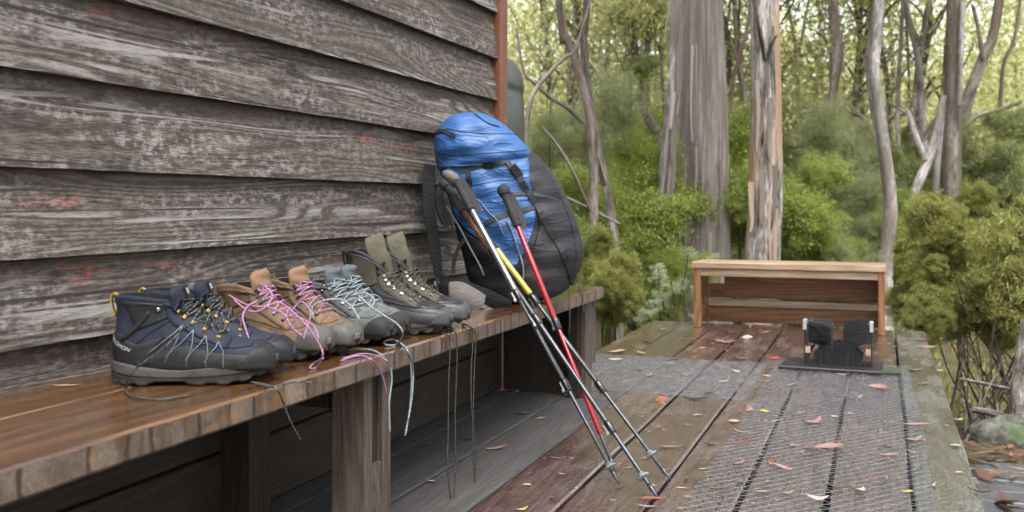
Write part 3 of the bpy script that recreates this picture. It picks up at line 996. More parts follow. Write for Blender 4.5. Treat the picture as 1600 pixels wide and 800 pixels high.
def boot(label, toe, heading, side, cfg, group):
    """toe: world x,y of the toe tip on the bench. heading: degrees from +X towards +Y."""
    L = cfg['L']
    d = np.array((math.cos(R(heading)), math.sin(R(heading))))
    hb = np.array(toe) - d * L
    root = thing('hiking_boot', label, 'boot', (hb[0], hb[1], 0.4515), R(heading), group)
    k = L / 0.30
    zc = cfg.get('collar', 0.165)     # collar height at the back
    fz = cfg.get('front', 0.165)      # height of the throat's top
    dip = cfg.get('wing', 0.012)
    sz = cfg.get('stack', 0.0)        # extra sole height
    flare = cfg.get('flare', 0.0)
    T = [(.298, .046, .299, .034, .010, .9, .8, 0), (.294, .060, .294, .024, .031, .85, .6, 0), (.280, .072, .278, .021, .042, .8, .5, 0), (.252, .080, .246, .020, .050, .8, .45, 0),
         (.218, .090, .205, .020, .0515, .82, .45, 0), (.190, .106, .160, .020, .047, .85, .45, 0), (.167, .125, .105, .020, .043, .88, .5, 0),
         (.152, .140, .045, .021, .040, .9, .6, 0), (.144, .150, .010, .036, .039, .92, .75, 0), (.140, .156, .000, .070, .038, .95, .85, dip * 0.2),
         (.137, .160, .004, .105, .038, .95, .9, dip * 0.5), (.136, fz - .003, .007, zc - .022, .040 + flare * 0.5, .95, .9, dip * 0.85), (.137, fz, .003, zc, .043 + flare, .95, .9, dip)]
    T = np.array(T)
    T[:, (0, 2, 4)] *= k
    hs_ = cfg.get('hs', 1.0)
    T[:, (1, 3)] = np.where(T[:, (1, 3)] > 0.05, 0.05 + (T[:, (1, 3)] - 0.05) * hs_, T[:, (1, 3)]) + sz
    S = BootSurf(T, L, side)
    U = S.umax
    # upper
    G = S.grid(0.0, U, 58, 48)
    V, F = loft(G, True, False)
    part('upper', V, F, M[cfg['upper']], root)
    # padded collar rolling into the lining
    c = G[-1].mean(0)
    rings = [G[-1]]
    for q, dz, in ((1.0, 0.004), (0.95, 0.007), (0.86, 0.006), (0.80, -0.004), (0.76, -0.03), (0.72, -0.075), (0.3, -0.085)):
        r_ = c + (G[-1] - c) * np.array((q, q, 1.0)) + np.array((0, 0, dz))
        r_[:, 2] = np.where(np.full(len(r_), dz < -0.05), c[2] + dz, r_[:, 2])
        rings.append(r_)
    V, F = loft(rings[:4], False, False)
    part('collar', V, F, M[cfg.get('collar_mat', cfg['upper'])], root)
    V, F = loft(rings[3:], False, True)
    part('lining', V, F, M['lining'], root)
    # tongue
    ta = 0.36
    th_ = cfg.get('tongue', 0.05)
    lean = cfg.get('lean', -0.25)
    P = [S.ev(np.array(u), np.array(0.0)) for u in (7.5, 9.0, 10.5, 12.0)]
    top = P[-1]
    b0 = top + np.array((-0.004, 0, 0))
    P = P[:-1] + [b0] + [b0 + np.array((lean * h_ + cfg.get('curl', 0.0) * h_ * h_ * 25, 0, h_)) for h_ in np.linspace(0.2, 1, 4) * th_]
    P = smooth_path(np.array(P) - np.array((0.003, 0, 0)), 22)
    Tn = np.gradient(P, axis=0)
    Tn /= np.linalg.norm(Tn, axis=1)[:, None]
    ss = np.linspace(0, 1, len(P))
    tw = (0.024 + 0.010 * ss) * cfg.get('tw', 1.0)
    tw = np.where(ss > 0.76, tw * np.clip(1 - ((ss - 0.76) / 0.245) ** 2.6, 0.05, 1) ** .5, tw)
    rings = []
    for p, t_, q, s_ in zip(P, Tn, tw, ss):
        nn = np.cross(t_, (0, 1, 0))
        nn = nn / np.linalg.norm(nn)
        if nn[0] < 0:
            nn = -nn
        rr = []
        for an in np.linspace(0, 2 * math.pi, 20, endpoint=False):
            yy = q * spow(np.cos(an), 0.8)
            bend = -cfg.get('wrap', .018) * (yy / q) ** 2
            pd = 1.25 + 0.3 * math.sin(s_ * 30 + 1.2 * math.cos(an)) * cfg.get('pads', 0.5) + 0.25 * math.sin(s_ * 17 + 3 * math.sin(an))
            rr.append(p + np.array((0, yy, 0)) + nn * (spow(np.sin(an), 0.8) * 0.0065 * pd + bend))
        rings.append(rr)
    V, F = loft(rings)
    tongue = part('tongue', V, F, M[cfg['tongue_mat']], root)
    # throat gusset
    ga = cfg.get('ga', 0.54)
    V, F = S.patch([(4.3, ga * .75), (7, ga), (11.9, ga * 1.05)], [(4.3, -ga * .75), (7, -ga), (11.9, -ga * 1.05)], 22, 7, 0.0012)
    part('gusset', V, F, M[cfg['tongue_mat']], root)
    # eyestays
    for s in (-1, 1):
        V, F = S.patch([(3.9, s * ga * .55), (5.5, s * ga * .85), (8, s * ga), (U - .05, s * ga * 1.1)], [(3.9, s * 1.15), (5.5, s * 1.1), (8, s * 1.05), (U - .05, s * 1.12)], 24, 6, 0.0028)
        part('eyestay', V, F, M[cfg['stay']], root)
    # heel counter, toe cap, side rand
    V, F = S.patch([(7.3, math.pi - 1.75), (8.6, math.pi - 1.2), (9.6, math.pi - .75), (9.9, math.pi), (9.6, math.pi + .75), (8.6, math.pi + 1.2), (7.3, math.pi + 1.75)],
                   [(6.6, math.pi - 1.2), (7.3, math.pi - .6), (7.5, math.pi - .3), (7.55, math.pi), (7.5, math.pi + .3), (7.3, math.pi + .6), (6.6, math.pi + 1.2)], 30, 8, 0.0022)
    part('heel_counter', V, F, M[cfg['heel']], root)
    cu = cfg.get('cap_u', 2.6)
    V, F = S.patch([(cu + .9, -2.0), (cu + .25, -1.1), (cu - .1, -.5), (cu - .15, 0), (cu - .1, .5), (cu + .25, 1.1), (cu + .9, 2.0)],
                   [(0.6, -2.3), (0.35, -1.1), (.2, -.5), (0.1, 0), (.2, .5), (0.35, 1.1), (0.6, 2.3)], 32, 10, 0.003)
    part('toe_cap', V, F, M[cfg['cap']], root)
    for s in (-1, 1):
        V, F = S.patch([(cu + .2, s * 1.35), (4.5, s * 1.5), (6.2, s * 1.55), (7.4, s * 1.9)], [(cu + .2, s * 2.35), (4.5, s * 2.3), (6.2, s * 2.35), (7.2, s * 2.6)], 20, 5, 0.002)
        part('side_rand', V, F, M[cfg['rand']], root)
    if cfg.get('ankle'):
        for s in (-1, 1):
            V, F = S.patch([(8.6, s * 1.05), (10.2, s * 1.1), (11.7, s * 1.05)], [(9.2, s * 1.75), (10.4, s * 2.0), (11.7, s * 2.3)], 14, 7, 0.002)
            part('ankle_panel', V, F, M[cfg['ankle']], root)
    # stitched seams and flex creases
    for s in (-1, 1):
        for pts in ([(cu + .35, s * .25), (cu + .55, s * .8), (4.4, s * 1.2), (5.8, s * 1.32), (7.6, s * 1.45)], [(8.2, s * 1.05), (8.4, s * 1.5), (8.2, s * 2.0)], [(U - .5, s * 1.15), (U - .55, s * 1.9), (U - .5, s * 2.7)]):
            V, F = tube(S.line(pts, 26, .0018), .0008, 5)
            part('seam', V, F, M[cfg['heel']], root)
    # sole: plan outline stacked in layers
    n = 120
    ph = np.linspace(0, 2 * math.pi, n, endpoint=False)
    ox = np.array([(0.5 + 0.5 * spow(np.cos(p), 0.86)) for p in ph]) * (L + 0.004) - 0.002
    fx = ox / L
    wid = np.interp(fx, [0, .04, .12, .3, .45, .6, .75, .88, .96, 1.0], [0.55, .76, .86, .82, .80, .93, 1.0, .92, .72, .45]) * 0.0535 * k
    oy = wid * spow(np.sin(ph), 0.55) + side * 0.010 * (np.clip(fx, 0, 1.1) ** 2 - 0.3)
    spring = 0.024 * np.clip((fx - 0.68) / 0.32, 0, 1) ** 2 + 0.006 * np.clip((0.08 - fx) / 0.08, 0, 1) ** 2
    top = sz + 0.030 + 0.006 * np.cos(fx * 7.5) + 0.016 * np.clip((fx - .86) / .14, 0, 1) + 0.007 * np.clip((0.14 - fx) / .14, 0, 1)

    def lay(z, q, lug=None):
        f_ = np.full(n, q)
        if lug is not None:
            f_ = f_ + lug
        cx, cy = L * 0.5, 0.0
        return np.stack([cx + (ox - cx) * f_, oy * f_, z], 1)
    bot = spring
    tt = top + 0.004
    mid = bot + (tt - bot) * 0.46
    lg = cfg.get('lug', 1.0)
    lug = np.where((np.arange(n) % 6) < 3, 0.012, -0.022) * lg
    arch = 0.010 * np.exp(-((fx - 0.37) / 0.08) ** 2)
    nb = np.where((np.arange(n) % 6) < 3, 0.0, 0.0065 * lg) + arch
    V, F = loft([lay(mid + .001, 0.90), lay(mid - 0.002, 1.012), lay(bot + (mid - bot) * 0.6, 1.0, lug * .4), lay(bot + 0.003 + nb, 1.0, lug), lay(bot + nb, 0.975, lug), lay(bot + 0.006 + arch, 0.86)], False, True)
    outs = part('outsole', V, F, M[cfg['outsole']], root, False)
    V, F = loft([lay(mid - .001, 0.93), lay(mid, 1.0), lay(mid + (tt - mid) * .25, 1.02), lay(mid + (tt - mid) * .5, 1.008), lay(mid + (tt - mid) * .85, 1.014), lay(tt, 1.0), lay(tt + .001, 0.93)], True, False)
    part('midsole', V, F, M[cfg['mid']], root)
    # hooks, eyelets and laces
    ue = cfg.get('eyelets', [4.6, 5.5, 6.4, 7.3, 8.6, 10.2])
    ae = [0.72, 0.72, 0.72, 0.72, 0.72, 0.74]
    for u_, a_ in zip(ue, ae):
        for s in (-1, 1):
            p = S.ev(np.array(u_), np.array(s * a_))
            nn = S.nrm(np.array(u_), np.array(s * a_))
            uu = S.ev(np.array(u_ + .1), np.array(s * a_)) - S.ev(np.array(u_ - .1), np.array(s * a_))
            uu /= np.linalg.norm(uu)
            q = np.cross(nn, uu)
            hw = cfg.get('hook', 0.0045)
            Mx = np.stack([uu, q, nn], 1)
            mb = MB()
            mb.add(*box(p + nn * 0.004, (hw * 1.5, hw * 2.0, 0.003), Mx))
            mb.add(*box(p + nn * 0.0065 - q * s * hw * 0.6, (hw * 1.1, hw * 0.7, 0.004), Mx))
            mb.build('lace_hook', M[cfg['hook_mat']], root, False)
    lr = cfg.get('lace_r', 0.0021)
    for s in (-1, 1):
        P = []
        nk = cfg.get('laced', len(ue))
        for i in range(nk):
            sg = s if i % 2 == 0 else -s
            u_, a_ = ue[i], ae[i] * 0.92 * sg
            P.append((u_, a_, 0.0062))
            if i + 1 < nk:
                P.append(((u_ + ue[i + 1]) / 2, 0.02 * s, 0.0115 if s > 0 else 0.0085))
        P = smooth_path(np.array(P), len(P) * 6)
        W = S.ev(P[:, 0], P[:, 1]) + S.nrm(P[:, 0], P[:, 1]) * P[:, 2:3]
        V, F = tube(W, lr, 6)
        part('lace', V, F, M[cfg['lace']], root)
    V, F = tube(S.line([(ue[0], -ae[0]), (ue[0] - .1, 0), (ue[0], ae[0])], 14, 0.006), lr, 6)
    part('lace', V, F, M[cfg['lace']], root)
    # heel pull tab
    pt_ = S.ev(np.array(U - 0.4), np.array(math.pi))
    P = smooth_path(np.array([pt_ + (-.001, 0, -.03), pt_ + (-.008, 0, -.012), pt_ + (-.010, 0, .008), pt_ + (-.004, 0, .018), pt_ + (.004, 0, .014)]), 14)
    N = np.tile(np.array((0, 1.0, 0)), (len(P), 1))
    T_ = np.gradient(P, axis=0)
    T_ /= np.linalg.norm(T_, axis=1)[:, None]
    V, F = ribbon(P, np.cross(N, T_), 0.014, 0.0016)
    part('pull_tab', V, F, M[cfg['tab']], root)
    return root, S, tongue


def to_local(root, P):
    a = -root.rotation_euler[2]
    P = np.asarray(P, float) - np.array(root.location)
    c, s = math.cos(a), math.sin(a)
    return np.stack([P[:, 0] * c - P[:, 1] * s, P[:, 0] * s + P[:, 1] * c, P[:, 2]], 1)


def lace_end(root, P, mat, r=0.0021, n=None, name='lace_end'):
    P = to_local(root, np.array(P))
    V, F = tube(smooth_path(P, n or len(P) * 8), r, 6)
    part(name, V, F, M[mat], root)


# ------------------------------------------------------------------ the four pairs
M['navy'] = leather('navy boot textile', (0.016, 0.023, 0.046), MUD, 0.03, 0.75, 420)
M['navy_pad'] = leather('navy padded knit', (0.013, 0.018, 0.036), MUD, 0.02, 0.85, 500, 0.2)
M['navy_rub'] = leather('charcoal overlay', (0.017, 0.017, 0.02), MUD, 0.05, 0.6, 200)
M['tan'] = leather('tan nubuck', (0.205, 0.128, 0.078), (0.2, 0.14, 0.1), 0.075, 0.85, 300)
M['tan_pad'] = leather('tan tongue leather', (0.27, 0.16, 0.088), MUD, 0.02, 0.8, 200, 0.2)
M['tan_dk'] = leather('brown ankle leather', (0.155, 0.08, 0.036), MUD, 0.02, 0.8, 240)
M['grey_sue'] = leather('grey suede', (0.105, 0.105, 0.108), MUD, 0.07, 0.8, 300)
M['grey_mesh'] = leather('grey boot mesh', (0.15, 0.165, 0.172), MUD, 0.05, 0.8, 500)
M['grey_ton'] = leather('blue grey tongue', (0.105, 0.125, 0.14), MUD, 0.02, 0.75, 300)
M['char'] = leather('charcoal leather', (0.026, 0.027, 0.031), MUD, 0.07, 0.5, 200, 0.35, 0.45)
M['char_dk'] = leather('dark ankle leather', (0.022, 0.021, 0.024), MUD, 0.02, 0.6, 220)
M['olive_dk'] = leather('olive brown leather', (0.075, 0.066, 0.048), MUD, 0.03, 0.7, 220)
M['olive'] = leather('olive tongue cloth', (0.12, 0.115, 0.075), (0.14, 0.12, 0.09), 0.02, 0.9, 420)
M['lace_navy'] = rope('speckled dark lace', (0.015, 0.016, 0.02), (0.2, 0.19, 0.15))
M['lace_pink'] = rope('pink lace', (0.38, 0.16, 0.33), (0.58, 0.33, 0.52))
M['lace_grey'] = rope('pale grey lace', (0.24, 0.29, 0.30), (0.42, 0.47, 0.48))
M['lace_dark'] = rope('olive dark lace', (0.03, 0.03, 0.024), (0.11, 0.105, 0.08))

navy = dict(lug=.55, L=.318, upper='navy', collar_mat='navy_pad', tongue_mat='navy_pad', stay='navy', heel='navy_rub', cap='navy_rub', rand='navy_rub', ankle='navy_rub', outsole='rub_dark',
            mid='rub_grey', hook_mat='yellow', lace='lace_navy', tab='yellow', collar=.168, front=.152, wing=.006, tongue=.042, lean=-.15, cap_u=2.4, tw=1.4, wrap=.014, hook=.0042, lace_r=.0018, pads=0)
tan = dict(L=.285, upper='tan', tongue_mat='tan_pad', stay='tan', heel='tan_dk', cap='rub_cap', rand='tan', ankle='tan_dk', outsole='rub_dark', mid='rub_cap', hook_mat='gunmetal',
           lace='lace_pink', tab='tan_dk', collar=.155, front=.142, wing=.016, tongue=.062, lean=.10, curl=-.12, cap_u=2.75, lace_r=.0019, tw=1.1, pads=.9)
grey = dict(L=.288, upper='grey_mesh', collar_mat='grey_sue', tongue_mat='grey_ton', stay='grey_sue', heel='grey_sue', cap='rub_dark', rand='grey_sue', ankle='grey_mesh', outsole='rub_dark',
            mid='rub_dark', hook_mat='silver', lace='lace_grey', tab='grey_ton', collar=.145, front=.138, wing=.012, tongue=.056, lean=-.12, curl=.12, cap_u=2.3, lace_r=.0020, hs=.95)
char = dict(L=.305, upper='char', collar_mat='char_dk', tongue_mat='olive', stay='olive_dk', heel='char', cap='rub_char', rand='char', ankle='olive_dk', outsole='rub_dark', mid='rub_char',
            hook_mat='silver', lace='lace_dark', tab='char_dk', collar=.205, front=.15, wing=.030, tongue=.118, lean=-.12, curl=-.05, cap_u=1.9, tw=1.05, wrap=.040, lace_r=.0019, pads=.9, hs=1.05,
            eyelets=[4.6, 5.5, 6.4, 7.3, 8.4, 9.4])

G_ = 'hiking boots lined up on the bench'
boots = {}
spec_ = [
    ('n1', 'navy mid-cut hiking boot with yellow eyelets at the front of the row', (-1.145, 1.723), 25, 1, navy),
    ('n2', 'navy hiking boot half hidden behind the nearest boot', (-1.172, 1.832), 25, -1, navy),
    ('t1', 'tan leather boot with pink laces next to the navy pair', (-1.170, 1.968), 2, 1, tan),
    ('t2', 'tan leather boot with pink laces and grey toe beside the grey pair', (-1.150, 2.075), -5, -1, tan),
    ('g1', 'grey boot with pale laces next to the tan pair', (-1.148, 2.228), -8, 1, grey),
    ('g2', 'grey boot with pale laces against the dark tall pair', (-1.158, 2.350), 0, -1, grey),
    ('c1', 'dark tall boot with olive tongue next to the grey pair', (-1.098, 2.490), 9, 1, char),
    ('c2', 'dark tall boot with olive tongue nearest the backpack', (-1.106, 2.640), 13, -1, char),
]
for k_, lab, toe, hd, side, cfg in spec_:
    boots[k_] = boot(lab, toe, hd, side, cfg, G_)

# navy pair: zigzag overlays, tongue badge, lettering, side stud
for k_ in ('n1', 'n2'):
    root, S, ton = boots[k_]
    for s in (-1, 1):
        for u0 in (4.1, 4.9, 5.7, 6.5):
            for du, a1 in ((0.75, 1.75), (-0.25, 1.95)):
                N_ = 12
                P = smooth_path(np.array([(u0 + .35, s * .95), (u0 + .1 + du * .5, s * 1.4), (u0 + du, s * a1)]), N_)
                V, F = ribbon(S.ev(P[:, 0], P[:, 1]) + S.nrm(P[:, 0], P[:, 1]) * .0028, S.nrm(P[:, 0], P[:, 1]), np.linspace(.0022, .0012, N_), .0008)
                part('overlay_line', V, F, M['grey_line'], root)
        p = S.ev(np.array(10.5), np.array(s * 1.28))
        nn = S.nrm(np.array(10.5), np.array(s * 1.28))
        V, F = tube([p + nn * .001, p + nn * .004, p + nn * .005], [.0055, .005, .001], 12)
        part('stud', V, F, M['silver'], root)
        P = smooth_path(np.array([(9.0, s * 2.2), (9.6, s * 1.7), (10.3, s * 1.5)]), 10)
        V, F = ribbon(S.ev(P[:, 0], P[:, 1]) + S.nrm(P[:, 0], P[:, 1]) * .002, S.nrm(P[:, 0], P[:, 1]), .009, .0008)
        part('ankle_strip', V, F, M['navy_rub'], root)
    text_on(S, 'SALOMON', (9.6, -math.pi + .40), (8.15, -math.pi + 1.12), 0.0115, 0.0031, M['white_print'], 'lettering', root)
    # badge high on the tongue
    tv = np.array([v.co[:] for v in ton.data.vertices]).reshape(22, 20, 3)
    c0, c1 = tv[15], tv[19]
    f = tv[:, 5]
    p0, p1 = f[15], f[18]
    up = (p1 - p0) / np.linalg.norm(p1 - p0)
    nn = np.cross((0, 1, 0), up)
    nn = nn if nn[0] > 0 else -nn
    Mx = np.stack([np.array((0, 1, 0)), up, nn], 1)
    V, F = box((p0 + p1) / 2 + nn * .0012, (.026, .030, .002), Mx)
    part('badge', V, F, M['navy_rub'], root, False)
    V, F = box((p0 + p1) / 2 + nn * .0025 + up * .003, (.0095, .0115, .0012), Mx)
    part('emblem', V, F, M['white_print'], root, False)
    V, F = text_mesh('S')
    c = (V.max(0) + V.min(0)) / 2
    V = (p0 + p1) / 2 + nn * .0033 + up * .003 + np.outer(V[:, 0] - c[0], (0, .0095, 0)) + np.outer(V[:, 1] - c[1], up * .0095)
    part('emblem_letter', V, F, M['navy_rub'], root, False)
for k_ in ('g1', 'g2', 'c1', 'c2'):
    root, S, ton = boots[k_]
    for s in (-1, 1):
        for u_, a_ in ((10.0, .98), (11.1, 1.02)):
            p, nn = S.ev(np.array(u_), np.array(s * a_)), S.nrm(np.array(u_), np.array(s * a_))
            V, F = tube([p + nn * .001, p + nn * .005, p + nn * .006, p + nn * .0075], [.0042, .0028, .005, .0015], 10)
            part('stud', V, F, M['silver' if k_[0] == 'g' else 'gunmetal'], root)
for k_ in ('c1', 'c2'):                       # stitched seams
    root, S, ton = boots[k_]
    for s in (-1, 1):
        for pts in ([(3.3, s * .5), (4.2, s * 1.1), (5.6, s * 1.35), (7.4, s * 1.5)], [(3.6, s * .4), (4.6, s * 1.0), (6, s * 1.2), (8.4, s * 1.25)]):
            V, F = tube(S.line(pts, 30, .0016), .0011, 5)
            part('seam', V, F, M['char_dk'], root)

# loose lace ends and bows, draped over boots and the bench edge
BT = 0.4535
n1, n2, t1, t2, g1, g2, c1, c2 = (boots[k_][0] for k_ in ('n1', 'n2', 't1', 't2', 'g1', 'g2', 'c1', 'c2'))
HX = BF + 0.006
lace_end(n1, [at(283, 517, 1.80), at(262, 538, 1.79), at(240, 556, 1.79), at(214, 574, 1.80), at(203, 588, 1.815), on_z(196, 606, BT), on_z(206, 619, BT), on_z(250, 624, BT), on_z(297, 617, BT)], 'lace_navy', .0019)
lace_end(n1, [at(283, 517, 1.80), at(300, 506, 1.79), at(318, 503, 1.82), at(332, 512, 1.86)], 'lace_navy', .0019)
lace_end(n2, [at(330, 505, 1.9), at(338, 520, 1.88), at(352, 512, 1.92), at(346, 490, 1.98)], 'lace_navy', .0019)
lace_end(n2, [on_z(392, 597, BT), on_z(415, 601, BT), on_z(432, 609, BT), on_x(441, 625, HX), on_x(452, 655, HX), on_x(470, 689, HX)], 'lace_navy', .0019)
lace_end(n2, [on_z(398, 600, BT), on_z(428, 604, BT + .004), on_z(460, 597, BT), on_z(494, 598, BT)], 'lace_navy', .0018)
lace_end(t1, [at(357, 461, 2.16), at(385, 476, 2.13), at(412, 479, 2.12), at(437, 473, 2.15), at(460, 490, 2.13), at(482, 512, 2.12), at(500, 540, 2.12), at(504, 556, 2.11), on_z(495, 574, BT), on_z(484, 575, BT + .001), on_z(490, 568, BT + .003), at(505, 560, 2.1)], 'lace_pink', .0020)
lace_end(t1, [at(402, 470, 2.14), at(386, 480, 2.11), at(379, 495, 2.09), at(384, 515, 2.07), at(389, 530, 2.06)], 'lace_pink', .0020)
lace_end(t1, [at(361, 463, 2.16), at(375, 477, 2.13), at(395, 487, 2.11), at(415, 480, 2.12), at(425, 462, 2.16), at(413, 447, 2.2), at(404, 444, 2.22)], 'lace_pink', .0020)
lace_end(t1, [at(415, 478, 2.12), at(442, 490, 2.12), at(455, 510, 2.1), at(472, 525, 2.1)], 'lace_pink', .0020)
lace_end(t2, [at(450, 492, 2.23), at(470, 472, 2.24), at(485, 488, 2.2), at(480, 510, 2.18), at(474, 530, 2.16)], 'lace_pink', .0020)
lace_end(t2, [at(452, 494, 2.23), at(475, 500, 2.2), at(492, 513, 2.2), at(498, 530, 2.18)], 'lace_pink', .0020)
lace_end(t2, [on_z(532, 564, BT), on_z(560, 556, BT + .002), on_z(580, 562, BT), on_x(592, 576, HX), on_x(600, 596, HX), on_x(604, 614, HX)], 'lace_pink', .0020)
lace_end(t2, [on_z(536, 560, BT), on_z(565, 553, BT + .003), on_z(588, 556, BT + .004), on_z(605, 564, BT + .006)], 'lace_pink', .0020)
lace_end(g1, [at(560, 462, 2.38), at(580, 480, 2.36), at(603, 495, 2.36), at(622, 508, 2.37), at(629, 522, 2.38), on_z(620, 538, BT), on_z(604, 539, BT), on_z(600, 534, BT + .004), on_z(615, 531, BT + .004), on_z(632, 543, BT + .002), on_x(640, 562, HX), on_x(643, 595, HX), on_x(640, 640, HX), on_x(633, 681, HX)], 'lace_grey', .0026)
lace_end(g2, [on_z(608, 531, BT + .002), on_z(625, 536, BT), on_z(637, 549, BT), on_x(645, 575, HX + .004), on_x(644, 615, HX + .004), on_x(638, 656, HX + .004)], 'lace_grey', .0026)
lace_end(g1, [on_z(556, 546, BT), on_z(580, 547, BT + .002), on_z(597, 556, BT), on_x(608, 570, HX), on_x(612, 592, HX), on_x(608, 630, HX), on_x(609, 676, HX)], 'lace_grey', .0025)
lace_end(g1, [at(490, 498, 2.35), at(488, 480, 2.36), at(505, 470, 2.36), at(530, 468, 2.36), at(548, 478, 2.35), at(562, 500, 2.33)], 'lace_grey', .0025)
lace_end(g2, [at(548, 462, 2.45), at(570, 458, 2.46), at(585, 470, 2.44), at(576, 484, 2.42)], 'lace_grey', .0025)
lace_end(c1, [on_z(683, 519, BT), on_z(695, 522, BT), on_x(703, 534, HX), on_x(701, 600, HX), on_x(700, 680, HX), on_x(699, 730, HX), on_x(706, 796, HX)], 'lace_dark', .002)
lace_end(c1, [on_z(700, 513, BT), on_z(708, 517, BT), on_x(714, 530, HX), on_x(713, 590, HX), on_x(711, 650, HX), on_x(712, 730, HX), on_x(708, 790, HX)], 'lace_dark', .002)
lace_end(c2, [on_z(722, 506, BT), on_z(732, 510, BT), on_x(739, 524, HX), on_x(736, 580, HX), on_x(737, 640, HX), on_x(743, 700, HX), on_x(742, 750, HX), on_x(738, 768, HX)], 'lace_dark', .002)
lace_end(c2, [on_z(722, 507, BT + .002), on_z(734, 510, BT + .002), on_x(743, 524, HX), on_x(741, 580, HX), on_x(739, 650, HX), on_x(739, 710, HX), on_x(743, 765, HX), on_x(738, 782, HX)], 'lace_dark', .002)
for r_, p_ in ((c1, [(598, 447), (625, 452), (650, 470), (672, 480)]), (c1, [(596, 450), (615, 463), (640, 478), (660, 480)]), (c2, [(648, 443), (670, 450), (690, 462), (705, 470)])):
    tt_ = 2.50 if r_ is c1 else 2.63
    lace_end(r_, [at(x, y, tt_ + .0002 * (x - 600)) for x, y in p_], 'lace_dark', .0019)

# ------------------------------------------------------------------ backpack leaning on the wall
def cloth(name, c, rough=0.55, spec=0.35, folds=26.0, fstr=0.7, var=0.18, rip=True):
    m = Mat(name)
    o = m.obj()
    sx = m.n('SeparateXYZ', {0: o}).outputs
    st = m.vec(m.math('MULTIPLY', sx[0], 0.45), m.math('MULTIPLY', sx[1], 0.45), m.math('MULTIPLY', sx[2], 1.7))
    f = m.noise(st, folds, 3.0, 0.55, 0.8)
    f2 = m.noise(o, folds * 0.5, 3.0, 0.5, 1.2)
    w1 = m.noise(o, 700.0, 1.0, 0.5)
    cc = m.mix(f2, tuple(x * (1 - var) for x in c), tuple(x * (1 + var) for x in c))
    rd = m.math('SUBTRACT', 1.0, m.math('ABSOLUTE', m.math('SUBTRACT', m.math('MULTIPLY', m.noise(st, folds * 0.8, 2.0, 0.5, 1.0), 2.0), 1.0)))
    rd = m.math('POWER', rd, 6.0)
    b = m.bump(m.math('ADD', m.math('MULTIPLY', f, 0.5), m.math('ADD', m.math('MULTIPLY', f2, 0.4), m.math('MULTIPLY', rd, 0.35))), fstr, 0.012)
    b = m.bump(w1, 0.15, 0.0005, b)
    return m.done(m.bsdf(cc, rough, b, spec))


M['blue'] = cloth('blue ripstop nylon', (0.018, 0.070, 0.20), 0.5, 0.4, 17, 0.5)
M['packblack'] = cloth('charcoal nylon', (0.013, 0.013, 0.016), 0.6, 0.3, 14, 0.35)
M['mesh_black'] = cloth('black mesh padding', (0.008, 0.008, 0.009), 0.85, 0.2, 60, 0.5)
M['belt_grey'] = cloth('grey belt fabric', (0.105, 0.098, 0.09), 0.75, 0.25, 50, 0.4)
M['cord'] = plain('pale elastic cord', (0.22, 0.27, 0.32), 0.6, 0.3, scale=200)
PT = 3.62
KP = PT / FPX
PBX, PBY = 790, 471
pb = at(PBX, 471, PT)
pack = thing('hiking_backpack', 'big blue and black hiking backpack leaning on the hut wall', 'backpack', (pb[0], pb[1], 0.451), TH)


def pl(px, py, y=0.0):
    return np.array(((px - PBX) * KP, y, (PBY - py) * KP))


class PackSurf(Surf):
    def ev(s, u, a):
        u, a = np.broadcast_arrays(np.asarray(u, float), np.asarray(a, float))
        t = interp(s.T, u)
        Lx, Ly, Rx, Ry, b = (t[..., k] for k in range(5))
        e = 0.78
        c, q = spow(np.cos(a), e), spow(np.sin(a), e)
        x = (Lx + Rx) / 2 + (Rx - Lx) / 2 * c
        z = (Ly + Ry) / 2 + (Ry - Ly) / 2 * c
        # the pack sits nearer the camera on its left, hugging the wall line
        y = -b * q
        wv = 0.0045 * np.sin(z * 55 + x * 14 + 2 * np.sin(x * 11)) + 0.0028 * np.sin(z * 97 - x * 23 + 1.5 * np.sin(z * 13)) + 0.002 * np.sin(x * 70 + z * 31)
        y = y - wv * np.sign(q) * np.clip(np.abs(q) * 2, 0, 1)
        return np.stack([x, y, z], -1)

    def find(s, px, py):
        if not hasattr(s, 'G'):
            s.gu, s.ga = np.linspace(0, s.umax, 200), np.linspace(0.12, math.pi - 0.12, 160)
            s.G = s.ev(*np.meshgrid(s.gu, s.ga, indexing='ij'))
        p = pl(px, py)
        d = (s.G[..., 0] - p[0]) ** 2 + (s.G[..., 2] - p[2]) ** 2
        i, j = np.unravel_index(d.argmin(), d.shape)
        return s.gu[i], s.ga[j]

    def px(s, pts, n, off):
        Q = np.array([s.find(*p) for p in pts])
        Q = smooth_path(Q, n)
        return s.ev(Q[:, 0], Q[:, 1]) + s.nrm(Q[:, 0], Q[:, 1]) * off, s.nrm(Q[:, 0], Q[:, 1])


def psurf(rows):
    T = []
    for lx, ly, rx, ry, b in rows:
        l, r_ = pl(lx, ly), pl(rx, ry)
        T.append((l[0], l[2], r_[0], r_[2], b))
    return PackSurf(T)


PS = psurf([(775, 470.5, 800, 470.5, .02), (752, 469.5, 846, 469, .10), (740, 460, 880, 455, .135), (730, 430, 902, 424, .155), (722, 395, 909, 390, .165), (712, 355, 899, 345, .165),
            (703, 318, 884, 305, .16), (694, 288, 864, 272, .152), (686, 262, 842, 246, .148), (685, 245, 828, 236, .146), (690, 232, 815, 226, .13), (700, 222, 800, 218, .05)])
V, F = loft(PS.grid(0, PS.umax, 70, 72))
part('main_body', V, F, M['packblack'], pack)
# blue front panel
A = [(693, 268), (703, 300), (712, 330), (728, 355), (752, 372), (780, 392), (800, 415)]
B = [(824, 250), (826, 275), (830, 300), (835, 325), (834, 350), (824, 380), (806, 412)]
V, F = PS.patch([PS.find(*p) for p in A], [PS.find(*p) for p in B], 40, 26, 0.006, 0.002)
part('front_panel', V, F, M['blue'], pack)
